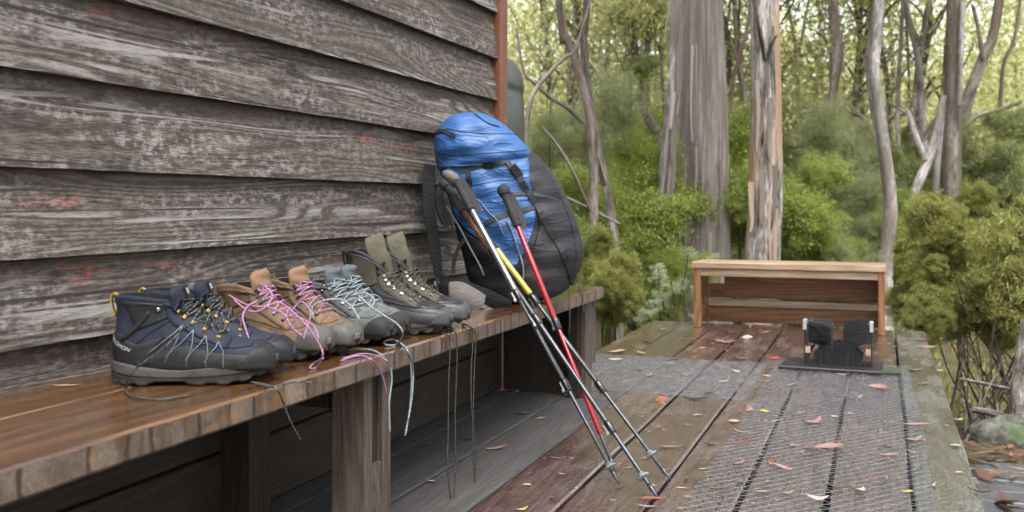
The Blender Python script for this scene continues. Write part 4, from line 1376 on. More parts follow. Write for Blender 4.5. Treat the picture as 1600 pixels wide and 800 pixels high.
# lid
LS = psurf([(692, 270, 812, 262, .140), (684, 264, 828, 254, .160), (680, 246, 834, 244, .170), (679, 228, 822, 228, .170), (681, 212, 806, 212, .160), (688, 197, 788, 196, .140),
            (702, 185, 768, 184, .105), (718, 179, 752, 178.5, .06), (730, 177.5, 738, 177.5, .01)])
V, F = loft(LS.grid(0, LS.umax, 46, 64))
lid = part('lid', V, F, M['blue'], pack)
V, F = tube(LS.px([(742, 181), (752, 190), (765, 199), (780, 203)], 24, 0.0015)[0], 0.0022, 6)
part('seam', V, F, M['packblack'], lid)
V, F = tube(LS.px([(690, 262), (730, 261), (775, 258), (822, 250)], 30, 0.0015)[0], 0.0022, 6)
part('hem', V, F, M['blue'], lid)
for pts in ([(700, 205), (730, 212), (770, 214), (805, 212)], [(686, 240), (720, 246), (770, 243), (826, 236)]):
    V, F = tube(LS.px(pts, 30, 0.001)[0], 0.0012, 5)
    part('seam', V, F, M['packblack'], lid)
for pts in ([(696, 290), (740, 292), (790, 286), (827, 280)], [(706, 322), (750, 318), (800, 316), (834, 312)], [(728, 352), (770, 352), (810, 350), (832, 345)]):
    V, F = tube(PS.px(pts, 30, 0.0068)[0], 0.0011, 5)
    part('seam', V, F, M['packblack'], pack)
for pts in ([(845, 262), (866, 300), (884, 345), (893, 385), (888, 425)], [(838, 300), (856, 300), (872, 296)], [(842, 345), (868, 348), (890, 340)]):
    V, F = tube(PS.px(pts, 30, 0.011)[0], 0.0016, 5)
    part('seam', V, F, M['black'], pack)
# side stretch pocket at the right
A = [(822, 300), (832, 325), (840, 350), (832, 385), (815, 425), (802, 455)]
B = [(885, 320), (897, 350), (905, 385), (900, 420), (884, 445), (850, 462)]
V, F = PS.patch([PS.find(*p) for p in A], [PS.find(*p) for p in B], 26, 20, 0.010, 0.002)
part('stretch_pocket', V, F, M['packblack'], pack)
V, F = PS.patch([PS.find(*p) for p in ((714, 350), (724, 385), (736, 420), (748, 455))], [PS.find(*p) for p in ((748, 372), (770, 395), (790, 425), (795, 458))], 20, 12, 0.008, 0.002)
part('side_pocket', V, F, M['mesh_black'], pack)


def strap(name, S, pts, width_px, off=0.008, n=26, mat='black', th=0.0018, par=None):
    P, N = S.px(pts, n, off)
    V, F = ribbon(P, N, width_px * KP, th)
    return part(name, V, F, M[mat], par or pack, False)


def buckle(S, px, py, ang, lw, off=0.012, mat='buckle', par=None):
    u, a = S.find(px, py)
    p, nn = S.ev(np.array(u), np.array(a)), S.nrm(np.array(u), np.array(a))
    d = np.array((math.cos(R(ang)), 0, math.sin(R(ang))))
    d = d - nn * d.dot(nn)
    d /= np.linalg.norm(d)
    Mx = np.stack([d, np.cross(nn, d), nn], 1)
    mb = MB()
    L, W = lw[0] * KP, lw[1] * KP
    c = p + nn * off
    mb.add(*box(c, (L, W, 0.006), Mx))
    for s in (-1, 1):
        mb.add(*box(c + Mx[:, 1] * s * W * .55, (L * .7, W * .12, 0.008), Mx))
    mb.add(*box(c + Mx[:, 0] * L * .55, (L * .16, W * 1.15, 0.007), Mx))
    mb.add(*box(c - Mx[:, 0] * L * .55, (L * .16, W * 1.15, 0.007), Mx))
    return mb.build('buckle', M[mat], par or pack, False)


strap('lid_strap', PS, [(722, 272), (745, 263), (765, 259), (792, 258)], 7, .010)
strap('side_strap', PS, [(790, 256), (802, 270), (818, 292), (838, 325), (858, 360), (876, 395), (886, 425), (888, 440)], 8.5, .0135, 40)
buckle(PS, 804, 270, -52, (17, 10), .0165)
buckle(PS, 766, 259, 2, (13, 7), .0125)
strap('compression_strap', PS, [(786, 306), (805, 306), (832, 303)], 7, .0085)
strap('compression_strap', PS, [(760, 350), (790, 337), (812, 331), (838, 324)], 7.5, .0085)
strap('compression_strap', PS, [(735, 268), (737, 290), (734, 314)], 8, .0085)
strap('haul_strap', LS, [(682, 209), (695, 209), (705, 213), (716, 218)], 6, .004)
V, F = tube(PS.px([(692, 248), (712, 268), (735, 295), (760, 325), (778, 345), (790, 365)], 40, .012)[0], .0022, 6)
part('elastic_cord', V, F, M['cord'], pack)
V, F = tube(PS.px([(790, 345), (802, 365), (810, 385), (815, 410), (816, 432)], 30, .014)[0], .0035, 6)
part('elastic_cord', V, F, M['cord'], pack)
V, F = tube([pl(702, 322, -.16), pl(722, 355, -.17), pl(738, 385, -.18), pl(752, 410, -.19), pl(758, 425, -.185)], .0035, 6, 30)
part('elastic_cord', V, F, M['cord'], pack)
# top right buckle and strap at the outline
V, F = ribbon(smooth_path([pl(798, 232, -.12), pl(806, 231, -.10), pl(820, 237, -.05), pl(832, 246, -.02), pl(838, 252, .02)], 16), np.tile((0.35, -.6, .72), (16, 1)), 7.5 * KP, .003)
part('lid_strap', V, F, M['black'], pack, False)
mb = MB()
mb.add(*box(pl(829, 243.5, -.045), (13 * KP, .012, 8 * KP), Matrix.Rotation(R(28), 3, 'Y')))
mb.build('buckle', M['plate'], pack, False)
# harness on the wall side: hanging shoulder straps
Pst = smooth_path([pl(672, 258, -.03), pl(671, 290, -.06), pl(673, 330, -.08), pl(679, 370, -.09), pl(685, 405, -.10), pl(689, 436, -.10)], 30)
wN = np.tile(np.array((0.25, -0.97, 0.0)), (30, 1))
V, F = ribbon(Pst, wN, np.interp(np.linspace(0, 1, 30), [0, .3, .7, .9, 1], [17, 19, 17, 12, 6]) * KP, .012)
part('shoulder_strap', V, F, M['mesh_black'], pack, False)
Pst = smooth_path([pl(704, 276, -.15), pl(694, 292, -.15), pl(690, 310, -.16), pl(692, 330, -.16), pl(698, 350, -.15)], 24)
V, F = ribbon(Pst, np.tile(np.array((0.5, -0.86, 0.0)), (24, 1)), np.interp(np.linspace(0, 1, 24), [0, .5, 1], [9, 13, 7]) * KP, .012)
part('shoulder_strap', V, F, M['packblack'], pack, False)
for pts, wd in (([(700, 312), (702, 335), (705, 352)], 10), ([(728, 372), (718, 388), (712, 408), (711, 424)], 6), ([(686, 432), (689, 445), (690, 455)], 5), ([(706, 330), (709, 350), (712, 365)], 4)):
    P = smooth_path([pl(x, y, -.12) for x, y in pts], 14)
    V, F = ribbon(P, np.tile(np.array((0.2, -0.98, 0.0)), (14, 1)), wd * KP, .003)
    part('webbing', V, F, M['black'], pack, False)
V, F = box(pl(701, 350, -.13), (9 * KP, .012, 15 * KP))
part('buckle', V, F, M['buckle'], pack, False)
V, F = box(pl(687, 440, -.105), (9 * KP, .01, 7 * KP))
part('buckle', V, F, M['plate'], pack, False)
# hip belt wing standing on the bench
rows = [((800, 462), (797, 476), -.20), ((770, 446), (768, 478), -.225), ((740, 434), (742, 480), -.235), ((715, 429), (716, 477), -.215), ((698, 430), (700, 470), -.18), ((690, 440), (693, 460), -.15)]
top = smooth_path([pl(*a, y - .01) for a, b, y in rows], 26)
bot_ = smooth_path([pl(*b, y) for a, b, y in rows], 26)
rings = []
for p, q in zip(top, bot_):
    nn = np.array((0.1, -1, .15)) * 0.013
    mid = (p + q) / 2
    rings.append([p, p + nn * .7, mid + nn * 1.3, q + nn * .7, q, q - nn * .5, mid - nn * .9, p - nn * .5])
V, F = loft(rings)
belt = part('hip_belt', V, F, M['mesh_black'], pack)
rows = [((762, 452), (757, 479), -.26), ((745, 441), (741, 481), -.262), ((728, 433), (724, 479), -.252), ((710, 433), (712, 476), -.235), ((707, 437), (708, 466), -.228)]
t_, b_ = smooth_path([pl(*a, y) for a, b, y in rows], 20), smooth_path([pl(*b, y) for a, b, y in rows], 20)
V, F = loft([[p, (p + q) / 2 + (0, -.007, 0), q, q + (0, .006, 0), p + (0, .006, 0)] for p, q in zip(t_, b_)])
part('belt_pad', V, F, M['belt_grey'], belt)
P = smooth_path([pl(757, 466, -.268), pl(770, 473, -.27), pl(785, 479, -.27), pl(800, 480, -.265), pl(812, 476, -.255)], 20)
V, F = ribbon(P, np.tile(np.array((0.0, -1, 0.1)), (20, 1)), 6 * KP, .002)
part('belt_webbing', V, F, M['belt_grey'], belt, False)
# cords hanging at the lower right
V, F = tube([pl(889, 432, -.09), pl(887, 450, -.10), pl(886, 475, -.17), pl(886, 500, -.18), pl(884, 512, -.18)], .0024, 6, 24)
part('hanging_cord', V, F, M['black'], pack)
V, F = tube([pl(898, 420, -.07), pl(901, 440, -.09), pl(906, 462, -.10), pl(910, 485, -.12)], .0024, 6, 24)
part('hanging_cord', V, F, M['black'], pack)

# ------------------------------------------------------------------ trekking poles
M['grip'] = plain('dark foam grip', (0.028, 0.028, 0.03), 0.75, 0.3, scale=160, bump=0.4)
M['gripcap'] = plain('grey grip cap', (0.13, 0.125, 0.115), 0.6, 0.35)
M['alu'] = plain('silver shaft', (0.62, 0.62, 0.63), 0.22, 0.5, 0.85, var=0.06, bump=0, dirt=(0.4, 0.4, 0.4))
M['shaft_dark'] = plain('grey lower shaft', (0.10, 0.112, 0.125), 0.3, 0.5, 0.6, var=0.25, bump=0, dirt=(0.05, 0.05, 0.055))
M['copper'] = plain('copper shaft', (0.24, 0.095, 0.045), 0.3, 0.5, 0.3, var=0.1, bump=0)
M['redshaft'] = plain('red shaft', (0.42, 0.012, 0.02), 0.22, 0.5, 0.15, var=0.12, bump=0, dirt=(0.3, 0.02, 0.03))
M['yellowshaft'] = plain('yellow shaft', (0.62, 0.5, 0.07), 0.3, 0.5, 0.1, var=0.1, bump=0)
M['pole_grey'] = plain('grey plastic', (0.25, 0.26, 0.27), 0.45, 0.4, bump=0)


def pole(label, top, tip, segs, joints, basket, grip=True, cap='gripcap', grp='trekking poles leaning on the backpack', hook=0.0, strap=False):
    """segs: (from, to, radius, material) as fractions from the tip up; joints: (fraction, material)."""
    top, tip = np.array(top), np.array(tip)
    root = thing('trekking_pole', label, 'trekking pole', tip, group=grp)
    D = top - tip
    Ln = np.linalg.norm(D)
    D = D / Ln
    A = np.cross(D, (0.3, -0.9, 0.1))
    A /= np.linalg.norm(A)
    B = np.cross(D, A)
    th = np.linspace(0, 2 * math.pi, 14, endpoint=False)

    def lathe(name, prof, mat, cxy=None):
        rings = [[D * z + (A * math.cos(t) + B * math.sin(t)) * r_ + (cxy(z) if cxy else 0) for t in th] for z, r_ in prof]
        V, F = loft(rings)
        return part(name, V, F, M[mat], root)
    lathe('tip', [(0, .0025), (.012, .004), (.03, .0062), (.045, .0065)], 'shaft_dark')
    for f0, f1, r_, mt in segs:
        z0, z1 = max(f0 * Ln, .04), f1 * Ln
        lathe('shaft', [(z0, r_ * .9), (z0 + .002, r_), (z1 - .002, r_), (z1, r_ * .9)], mt)
    for f0, mt in joints:
        z = f0 * Ln
        lathe('lock_collar', [(z - .022, .0085), (z - .018, .0112), (z + .012, .0118), (z + .018, .0105), (z + .02, .009)], 'buckle')
        Mx = np.stack([D, A, B], 1)
        mb = MB()
        mb.add(*box(D * z - A * .0125, (.030, .005, .010), Mx))
        mb.add(*box(D * (z - .012) - A * .0145, (.010, .007, .009), Mx))
        mb.build('lock_lever', M[mt], root, False)
    if basket:
        z = basket * Ln
        lathe('basket', [(z - .006, .009), (z - .003, .019), (z + .001, .019), (z + .004, .010), (z + .012, .0085)], 'pole_grey')
    if grip:
        g0 = Ln - .155
        prof = [(g0, .0125), (g0 + .004, .0150)]
        for k in range(9):
            z = g0 + .01 + k * .0125
            prof += [(z, .0135 + .0012 * math.sin(k * .9)), (z + .005, .0148 + .0012 * math.sin(k * .9)), (z + .009, .0132 + .0012 * math.sin(k * .9))]
        lathe('grip', prof + [(g0 + .125, .0165)], 'grip')
        bend = np.array((-.35, -.25, .1)) * hook
        lathe('grip_cap', [(g0 + .118, .0172), (g0 + .128, .0205), (g0 + .14, .0215), (g0 + .150, .019), (g0 + .157, .011)], cap, lambda z: bend * max(0, z - g0 - .118))
        if not strap:
            return root
        # wrist strap
        P = smooth_path([D * (Ln - .02), D * (Ln - .03) + A * .018 + B * .014, D * (Ln - .10) + A * .026 + B * .02, D * (Ln - .16) + A * .020 + B * .02, D * (Ln - .11) + A * .016 + B * .018, D * (Ln - .035) + A * .010 + B * .016], 30)
        V, F = ribbon(P, np.tile(B, (30, 1)), .014, .0016)
        part('wrist_strap', V, F, M['black'], root, False)
    return root


tipA, tipB, tipC, tipD = on_z(1028, 778, .004), on_z(968, 757, .004), on_z(962, 738, .004), on_z(1048, 750, .004)
pole('silver trekking pole with dark grip, its tip at the left of the three tips', at(707, 272, 3.36), tipB,
     [(0, .30, .0060, 'shaft_dark'), (.27, .575, .0076, 'shaft_dark'), (.57, .9, .0094, 'alu')], [(.285, 'pole_grey'), (.57, 'plate')], .05, hook=1.5, strap=True)
pole('copper topped trekking pole behind the silver one, its tip closest to the photographer', at(692, 283, 3.43), tipA,
     [(0, .30, .0060, 'shaft_dark'), (.19, .74, .0074, 'shaft_dark'), (.74, .9, .0090, 'copper')], [(.185, 'pole_grey'), (.505, 'plate')], .055, cap='grip')
pole('red trekking pole standing on the blue front of the backpack', at(784, 291, 3.34), tipC,
     [(0, .14, .0055, 'shaft_dark'), (.12, .48, .0072, 'redshaft'), (.47, .9, .0092, 'redshaft')], [(.49, 'buckle')], None, cap='grip', strap=True)
pole('trekking pole with a yellow middle section, its tip farthest right', at(706, 297, 3.44), tipD,
     [(0, .33, .0060, 'shaft_dark'), (.29, .60, .0074, 'shaft_dark'), (.60, .765, .0096, 'yellowshaft'), (.765, .9, .0092, 'grip')], [(.285, 'buckle'), (.58, 'buckle')], .075, cap='grip')

# ------------------------------------------------------------------ fallen leaves on the planks
def leaf_mesh(k, col_):
    rg = np.random.default_rng(100 + k)
    n = 7
    s = np.linspace(0, 1, n)
    wd = np.sin(np.pi * s ** [0.8, 0.9, 0.75, 1.0][k % 4]) * [0.10, 0.16, 0.22, 0.42, 0.13, 0.3][k % 6] + 0.006
    bend = [0.12, -0.16, 0.1, 0.05, -0.22, 0.08][k % 6]
    curl = [0.07, 0.12, 0.05, 0.12, 0.16, 0.09][k % 6]
    V = []
    for i in range(n):
        cx, cy = s[i] - .5, bend * math.sin(math.pi * s[i])
        cz = curl * (1 - math.sin(math.pi * s[i])) * (0.6 + 0.4 * rg.random()) + .01
        V += [(cx, cy - wd[i], cz + .05 * wd[i] * 4), (cx, cy, cz - .02), (cx, cy + wd[i], cz + .06 * wd[i] * 3)]
    F = []
    for i in range(n - 1):
        a = i * 3
        F += [(a, a + 3, a + 4, a + 1), (a + 1, a + 4, a + 5, a + 2)]
    V += [(-.5, 0, curl * .8 + .01), (-.64, .02, curl * .8), (-.64, .035, curl * .8), (-.5, .02, curl * .8 + .01)]
    F.append((21, 22, 23, 24))
    return mesh_data('fallen_leaf', V, F, None, True, [M['fl_' + col_]])


LM, LFS = {}, []
leafs = '''1035,627,o,3,.09;1159,697,b,0,.11;1183,672,b,2,.05;1177,682,p,4,.09;1156,678,p,0,.09;1147,660,t,3,.07;1170,644,p,2,.07;1195,647,y,3,.06;1214,662,l,0,.09;1198,588,l,2,.07;1192,597,p,1,.08;
1201,612,b,1,.10;1237,605,l,1,.09;1250,612,b,3,.05;1250,636,b,0,.11;1245,651,l,4,.11;1267,663,p,1,.16;1264,705,b,1,.09;1297,708,p,4,.16;1285,706,p,0,.09;1210,725,b,2,.08;1222,738,p,4,.11;1153,729,p,1,.10;
1124,770,b,1,.10;1156,758,p,2,.06;1192,774,p,2,.06;1013,718,l,1,.06;1020,783,o,0,.12;1009,795,p,1,.09;1048,701,p,0,.12;1111,696,p,4,.10;1276,782,l,1,.10;1312,767,b,0,.11;1315,588,p,2,.07;1012,590,l,1,.08;
1150,584,l,1,.08;1129,599,l,1,.09;1084,624,d,0,.16;1111,617,p,2,.11;1429,580,p,1,.13;1468,580,l,2,.06;1442,600,p,2,.08;1372,610,p,1,.13;1380,613,d,0,.12;1492,657,t,1,.12;1438,669,p,0,.17;1424,691,p,1,.14;
1493,698,t,3,.06;1381,705,d,1,.08;1390,717,p,1,.10;1339,770,l,1,.10;1417,773,y,2,.06;1530,770,d,1,.09;1309,708,p,1,.10;963,550,t,2,.15;1002,552,t,2,.10;1011,535,p,1,.13;1033,516,t,1,.13;961,566,l,1,.12;
1138,520,t,1,.12;1132,535,p,1,.20;1168,529,l,3,.10;1192,521,t,4,.15;1210,562,r,3,.09;1055,565,r,1,.10;1047,571,l,2,.09;1016,590,l,1,.08;1000,582,p,2,.06;824,760,t,2,.05;870,718,p,0,.06;967,763,b,1,.05;
981,732,t,0,.05;815,797,y,1,.06;667,696,b,3,.05;674,754,t,2,.05;729,688,b,1,.06;774,701,p,0,.12;820,647,p,1,.10;846,655,t,2,.06;1085,560,p,1,.09;1098,545,t,2,.07;1160,560,p,0,.12;1070,588,p,1,.09;
1228,690,p,2,.05;1180,740,b,0,.07;1330,650,t,2,.05;1352,690,b,2,.05;1320,735,p,0,.08;1345,625,p,1,.06;1290,620,b,0,.08;1305,655,t,2,.05;1230,775,p,1,.07;1100,735,t,0,.06;1440,735,p,2,.05;1462,760,t,0,.06;1500,740,l,2,.04;
1065,765,t,0,.05;1040,735,p,0,.06;1075,665,t,0,.05;1028,668,p,0,.06;1090,650,l,0,.06;1240,700,p,3,.04;1275,735,t,2,.05;1365,755,b,1,.06;1395,665,p,0,.07;1408,628,t,2,.05;1470,620,b,0,.06;1450,545,p,1,.16;1440,533,b,0,.18;1415,540,l,2,.07'''
CN = {'o': 'orange', 'b': 'brown', 'p': 'pink', 't': 'tan', 'y': 'yellow', 'l': 'pale', 'd': 'dark', 'r': 'red'}
WORD = {'orange': 'rusty orange', 'brown': 'brown', 'pink': 'pinkish', 'tan': 'tan', 'yellow': 'yellow green', 'pale': 'pale cream', 'dark': 'blackened', 'red': 'deep red'}
SHAPE = ['narrow', 'slender', 'pointed', 'broad', 'curved', 'oval']
lrg = np.random.default_rng(77)
for ent in leafs.replace('\n', '').split(';'):
    x, y, c, k, s = ent.split(',')
    x, y, k, s = float(x), float(y), int(k), float(s)
    c = CN[c]
    s *= 0.66
    on_net = False
    p = on_z(x, y, 0.0)
    if -0.485 < p[0] < 0.145 and p[1] < 5.25:
        zone, on_net = 'on the long strip of wire netting', True
    elif p[0] < -0.5 and 4.12 < p[1] < 5.12:
        zone, on_net = 'on the short crossing strip of netting', True
    elif p[0] < -1.02 and p[1] < 4.1:
        zone = 'on the dry floor under the bench'
    elif p[1] > 5.0:
        zone = 'on wet planks before the low box bench'
    elif p[0] > 0.145:
        zone = "on the deck's right hand edge plank"
    else:
        zone = 'on bare brown planks around the pole tips'
    if (k, c) not in LM:
        LM[(k, c)] = leaf_mesh(k, c)
    hd = lrg.normal(0, 0.4) + TH + (math.pi if lrg.random() < .5 else 0)
    o = obj('fallen_leaf', LM[(k, c)], None, (p[0], p[1], (0.009 if on_net else 0.003)), (lrg.normal(0, .12), lrg.normal(0, .08), hd), (s, s * lrg.uniform(.8, 1.15), s))
    LFS.append((f'{SHAPE[k]} {WORD[c]} leaf {zone}', float(p[1]), o))
NEAR = ['nearest of its kind', 'second nearest', 'third nearest', 'fourth nearest', 'fifth nearest', 'sixth nearest', 'seventh nearest', 'eighth nearest', 'ninth nearest', 'tenth nearest']
for lab in sorted({a[0] for a in LFS}):
    same = sorted((a for a in LFS if a[0] == lab), key=lambda a: a[1])
    for i, (_, _, o) in enumerate(same):
        tag(o, lab + (', ' + NEAR[i] if len(same) > 1 else ''), 'leaf', 'fallen gum leaves on the deck')
LM[(0, 'tan')] = LM.get((0, 'tan')) or leaf_mesh(0, 'tan')
p = on_z(104, 605, .451)
o = obj('fallen_leaf', LM[(0, 'tan')], None, (p[0], p[1], .4525), (0, 0, TH + .2), .055)
tag(o, 'small tan leaf lying on the bench beside the navy boot', 'leaf')
mb = MB()                                # crumbs of bark and leaf too small to count
for k in range(420):
    x, y = lrg.uniform(-1.0, 0.25), lrg.uniform(1.9, 6.3)
    a, s = lrg.uniform(0, 6.28), lrg.uniform(.004, .014)
    d = np.array((math.cos(a), math.sin(a), 0)) * s
    e = np.array((-math.sin(a), math.cos(a), 0)) * s * .35
    q = np.array((x, y, .008))
    mb.add([q - d, q - e + Z1 * .002, q + d + Z1 * .002, q + e], [(0, 1, 2, 3)])
o = mb.build('leaf_crumbs', M['fl_pink'])
tag(o, 'tiny crumbs of leaf and bark scattered over the deck', 'litter', kind='stuff')
mb = MB()                                # litter on the lower platform and the ground beside the deck
for k in range(3200):
    if k < 700:
        x, y, z = lrg.uniform(.36, 1.9), lrg.uniform(2.6, 4.9), -.352
    else:
        x, y = lrg.uniform(.3, 4), lrg.uniform(4.9, 9)
        z = float(gz(x, y)) + .02
    a, s = lrg.uniform(0, 6.28), lrg.uniform(.02, .09)
    d = np.array((math.cos(a), math.sin(a), lrg.normal(0, .2))) * s
    e = np.array((-math.sin(a), math.cos(a), lrg.normal(0, .3))) * s * lrg.uniform(.12, .3)
    q = np.array((x, y, z + s * .2))
    mb.add([q - d, q - e, q + d, q + e], [(0, 1, 2, 3)])
o = mb.build('bark_litter', leafmat('bark litter', [(.025, .015, .011), (.075, .034, .024), (.14, .07, .05), (.22, .14, .105)], .1))
tag(o, 'loose red brown bark and leaf litter beside the deck', 'litter', kind='stuff')

# ------------------------------------------------------------------ foliage
def leaves(C, size, aspect, rg, droop=0.0, up=0.0, jitter=0.35):
    """One small folded leaf at each centre C; returns vertices and quads."""
    n = len(C)
    D = rg.normal(size=(n, 3))
    D[:, 2] += -droop + up
    D /= np.linalg.norm(D, axis=1)[:, None]
    E = np.cross(D, rg.normal(size=(n, 3)))
    E /= np.linalg.norm(E, axis=1)[:, None] + 1e-9
    s = size * rg.uniform(1 - jitter, 1 + jitter, (n, 1))
    Nn = np.cross(D, E)
    V = np.stack([C - D * s, C + E * s * aspect + Nn * s * .12, C + D * s, C - E * s * aspect + Nn * s * .12], 1).reshape(-1, 3)
    return V, np.arange(n * 4).reshape(n, 4)


def crown_mesh(name, mat, ncl, per, rad, size, aspect, seed, shape=(1, 1, 1), droop=0.0, up=0.0, shell=0.45, flat=0.7):
    """Clumps of leaves through a unit crown: uneven outline with gaps."""
    rg = np.random.default_rng(seed)
    d = rg.normal(size=(ncl, 3))
    d /= np.linalg.norm(d, axis=1)[:, None]
    rr = (shell + (1 - shell) * rg.random(ncl)) * (0.75 + 0.25 * np.sin(d[:, 0] * 4 + seed) * np.cos(d[:, 1] * 3 + d[:, 2] * 4) + 0.1 * rg.normal(size=ncl))
    cc = d * rr[:, None] * np.array(shape)
    sz = rg.uniform(.5, 1.3, ncl)
    C = np.repeat(cc, per, 0) + rg.normal(size=(ncl * per, 3)) * np.repeat(sz, per)[:, None] * rad * np.array((1, 1, flat))
    V, F = leaves(C, size, aspect, rg, droop, up)
    return mesh_data(name, V, F, None, False, [M[mat]])


CR = {}
CR['gum'] = [crown_mesh('crown', 'gum', 70, 90, .16, .055, .24, s, (1, 1, .8), droop=.8) for s in (1, 2, 3, 4)]
CR['gumdk'] = [crown_mesh('crown', 'gum_dark', 60, 90, .16, .055, .24, s, (1, 1, .85), droop=.7) for s in (5, 6)]
CR['bright'] = [crown_mesh('foliage', 'bright', 80, 95, .15, .036, .42, s, (1, 1, 1), up=.4) for s in (7, 8, 9)]
CR['feather'] = [crown_mesh('foliage', 'feather', 90, 110, .14, .055, .09, s, (1, 1, 1.1), up=.5) for s in (10, 11)]
CR['sage'] = [crown_mesh('foliage', 'sage', 26, 60, .13, .05, .38, s, (1, 1, .9), up=.3) for s in (12, 13)]
CR['bush'] = [crown_mesh('foliage', 'bush', 170, 100, .10, .062, .15, s, (1, 1, .9), up=.7, shell=.5) for s in (14, 15)]
nrg = np.random.default_rng(31)


def tubes_uv(P, r, sides, n, rough=0.0, seed=0):
    P = smooth_path(np.asarray(P, float), n)
    r = np.interp(np.linspace(0, 1, n), np.linspace(0, 1, len(r)), r)
    T, A, B = frames(P)
    th = np.linspace(0, 2 * math.pi, sides + 1)
    dist = np.concatenate([[0], np.cumsum(np.linalg.norm(np.diff(P, axis=0), axis=1))])
    rad = r[:, None] * np.ones(sides + 1)[None]
    if rough:
        w1 = np.array([[vnoise(5 * np.cos(t) + 3 * np.sin(t * 2) + 7 + d * .35, seed) + .6 * vnoise(13 * np.sin(t) + 5 * np.cos(2 * t) + d * .5, seed + 3) + .5 * vnoise(d * 2 + 9 * np.cos(t), seed + 5) for t in th] for d in dist])
        w1[:, -1] = w1[:, 0]
        rad = rad * (1 + rough * w1)
    V = P[:, None] + rad[..., None] * (np.cos(th)[None, :, None] * A[:, None] + np.sin(th)[None, :, None] * B[:, None])
    UV = np.stack([np.broadcast_to((th / (2 * math.pi))[None], rad.shape) * np.maximum(r.mean() * 6.28, .15), np.broadcast_to(dist[:, None], rad.shape)], -1)
    k = sides + 1
    i = np.arange(n - 1)[:, None] * k + np.arange(sides)[None]
    F = np.stack([i, i + 1, i + k + 1, i + k], -1).reshape(-1, 4)
    return V.reshape(-1, 3), F, UV.reshape(-1, 2)


def tree(name, label, trunk, mat, t=None, crown=None, limbs=(), sides=14, rough=0.05, group=None, seed=0, base=True, up=7.0, tag_cat='tree'):
    """trunk: list of (px, py, half width px, t). Limbs likewise. Crowns: (kind, world offset from the top, scale)."""
    P = [at(x, y, d) for x, y, h_, d in trunk]
    r = [h_ * d / FPX for x, y, h_, d in trunk]
    if base:                            # carry the trunk to the ground with a slight flare
        b = P[0].copy()
        b[2] = float(gz(b[0], b[1])) - .15
        if P[0][2] - b[2] > .05:
            P.insert(0, b)
            r.insert(0, r[0] * 1.25)
    if up:                              # and on above the picture
        dv = P[-1] - P[-2]
        dv = dv / np.linalg.norm(dv)
        dv = dv * .5 + np.array((0, 0, .7))
        P.append(P[-1] + dv * up * .5)
        r.append(r[-1] * .8)
        P.append(P[-1] + np.array((.2, .1, 1)) * up * .5)
        r.append(r[-1] * .45)
    o0 = P[0].copy()
    root = thing(name, label, tag_cat, o0, group=group)
    V, F, UV = tubes_uv(np.array(P) - o0, r, sides, max(12, (14 if sides > 20 else 5) * len(P)), rough, seed)
    part('trunk', V, F, M[mat], root, True, UV)
    for lb in limbs:
        m_ = mat
        if isinstance(lb[0], str):
            m_, lb = lb[0], lb[1:]
        LP = np.array([at(x, y, d) for x, y, h_, d in lb]) - o0
        V, F, UV = tubes_uv(LP, [h_ * d / FPX for x, y, h_, d in lb], 8, 5 * len(lb), .05, seed + 1)
        part('branch', V, F, M[m_], root, True, UV)
    for cr in crown or ():
        kind, off, s = cr
        q = P[-1] - o0 if not isinstance(off, tuple) or len(off) == 3 else None
        if len(off) == 4:               # (px, py, t, 0): placed where it is seen
            q, off = at(off[0], off[1], off[2]) - o0, (0, 0, 0)
        me = CR[kind][nrg.integers(len(CR[kind]))]
        obj('crown', me, root, q + np.array(off), (0, 0, nrg.uniform(0, 6.28)), s)
    return root


def line(pts, t):
    return [(x, y, h_, t) for x, y, h_ in pts]


HI = [('gum', (0.5, .3, -.5), (1.7, 1.7, 1.2)), ('gum', (-1.3, .2, .4), (1.4, 1.4, 1.0))]
tr = tree('gum_tree', 'massive grey gum trunk with fibrous bark behind the low box bench', line([(1099, 520, 46), (1099, 385, 41), (1100, 165, 37), (1100, 0, 30)], 11), 'bark_big', crown=HI, sides=96, rough=.022, seed=3)
for k in range(12):                      # hanging bark ribbons
    x = 1099 + nrg.uniform(-38, 38)
    y0 = nrg.uniform(-20, 380)
    ln = nrg.uniform(50, 190)
    tt_ = 11 - .29 * math.sqrt(max(.05, 1 - ((x - 1099) / 44) ** 2)) - .03
    P = smooth_path(np.array([at(x + nrg.normal(0, 1.5), y0 + ln * f, tt_ - .05 * f) for f in (0, .35, .7, 1)]) - np.array(tr.location), 10)
    V, F = ribbon(P, np.tile(np.array((.3, -.95, 0)), (10, 1)), np.linspace(.03, .012, 10) * nrg.uniform(.4, 1.2), .006)
    part('bark_strip', V, F, M['bark_big'], tr, False)
tr = tree('gum_tree', 'ragged pale stem with hanging bark strips left of the massive trunk', line([(1037, 500, 15), (1038, 412, 14), (1041, 275, 13), (1050, 165, 10), (1058, 0, 10)], 10.4), 'bark_pale', crown=HI[:1], sides=24, rough=.1, seed=5)
for k in range(9):
    x, y0, ln = nrg.uniform(-11, 11), nrg.uniform(-10, 330), nrg.uniform(60, 170)
    P = []
    for f in (0, .4, .8, 1):
        y = y0 + ln * f
        cx = np.interp(y, [0, 165, 275, 412, 500], [1058, 1050, 1041, 1038, 1037])
        P.append(at(cx + x + nrg.normal(0, 1.5) - 5 * f * (x < 0), y, 10.28 - .05 * f))
    P = smooth_path(np.array(P) - np.array(tr.location), 10)
    V, F = ribbon(P, np.tile(np.array((.3, -.95, 0)), (10, 1)), np.linspace(.045, .015, 10) * nrg.uniform(.5, 1.3), .005)
    part('bark_strip', V, F, M[['bark_big', 'bark_pale', 'bark_grey'][k % 3]], tr, False)
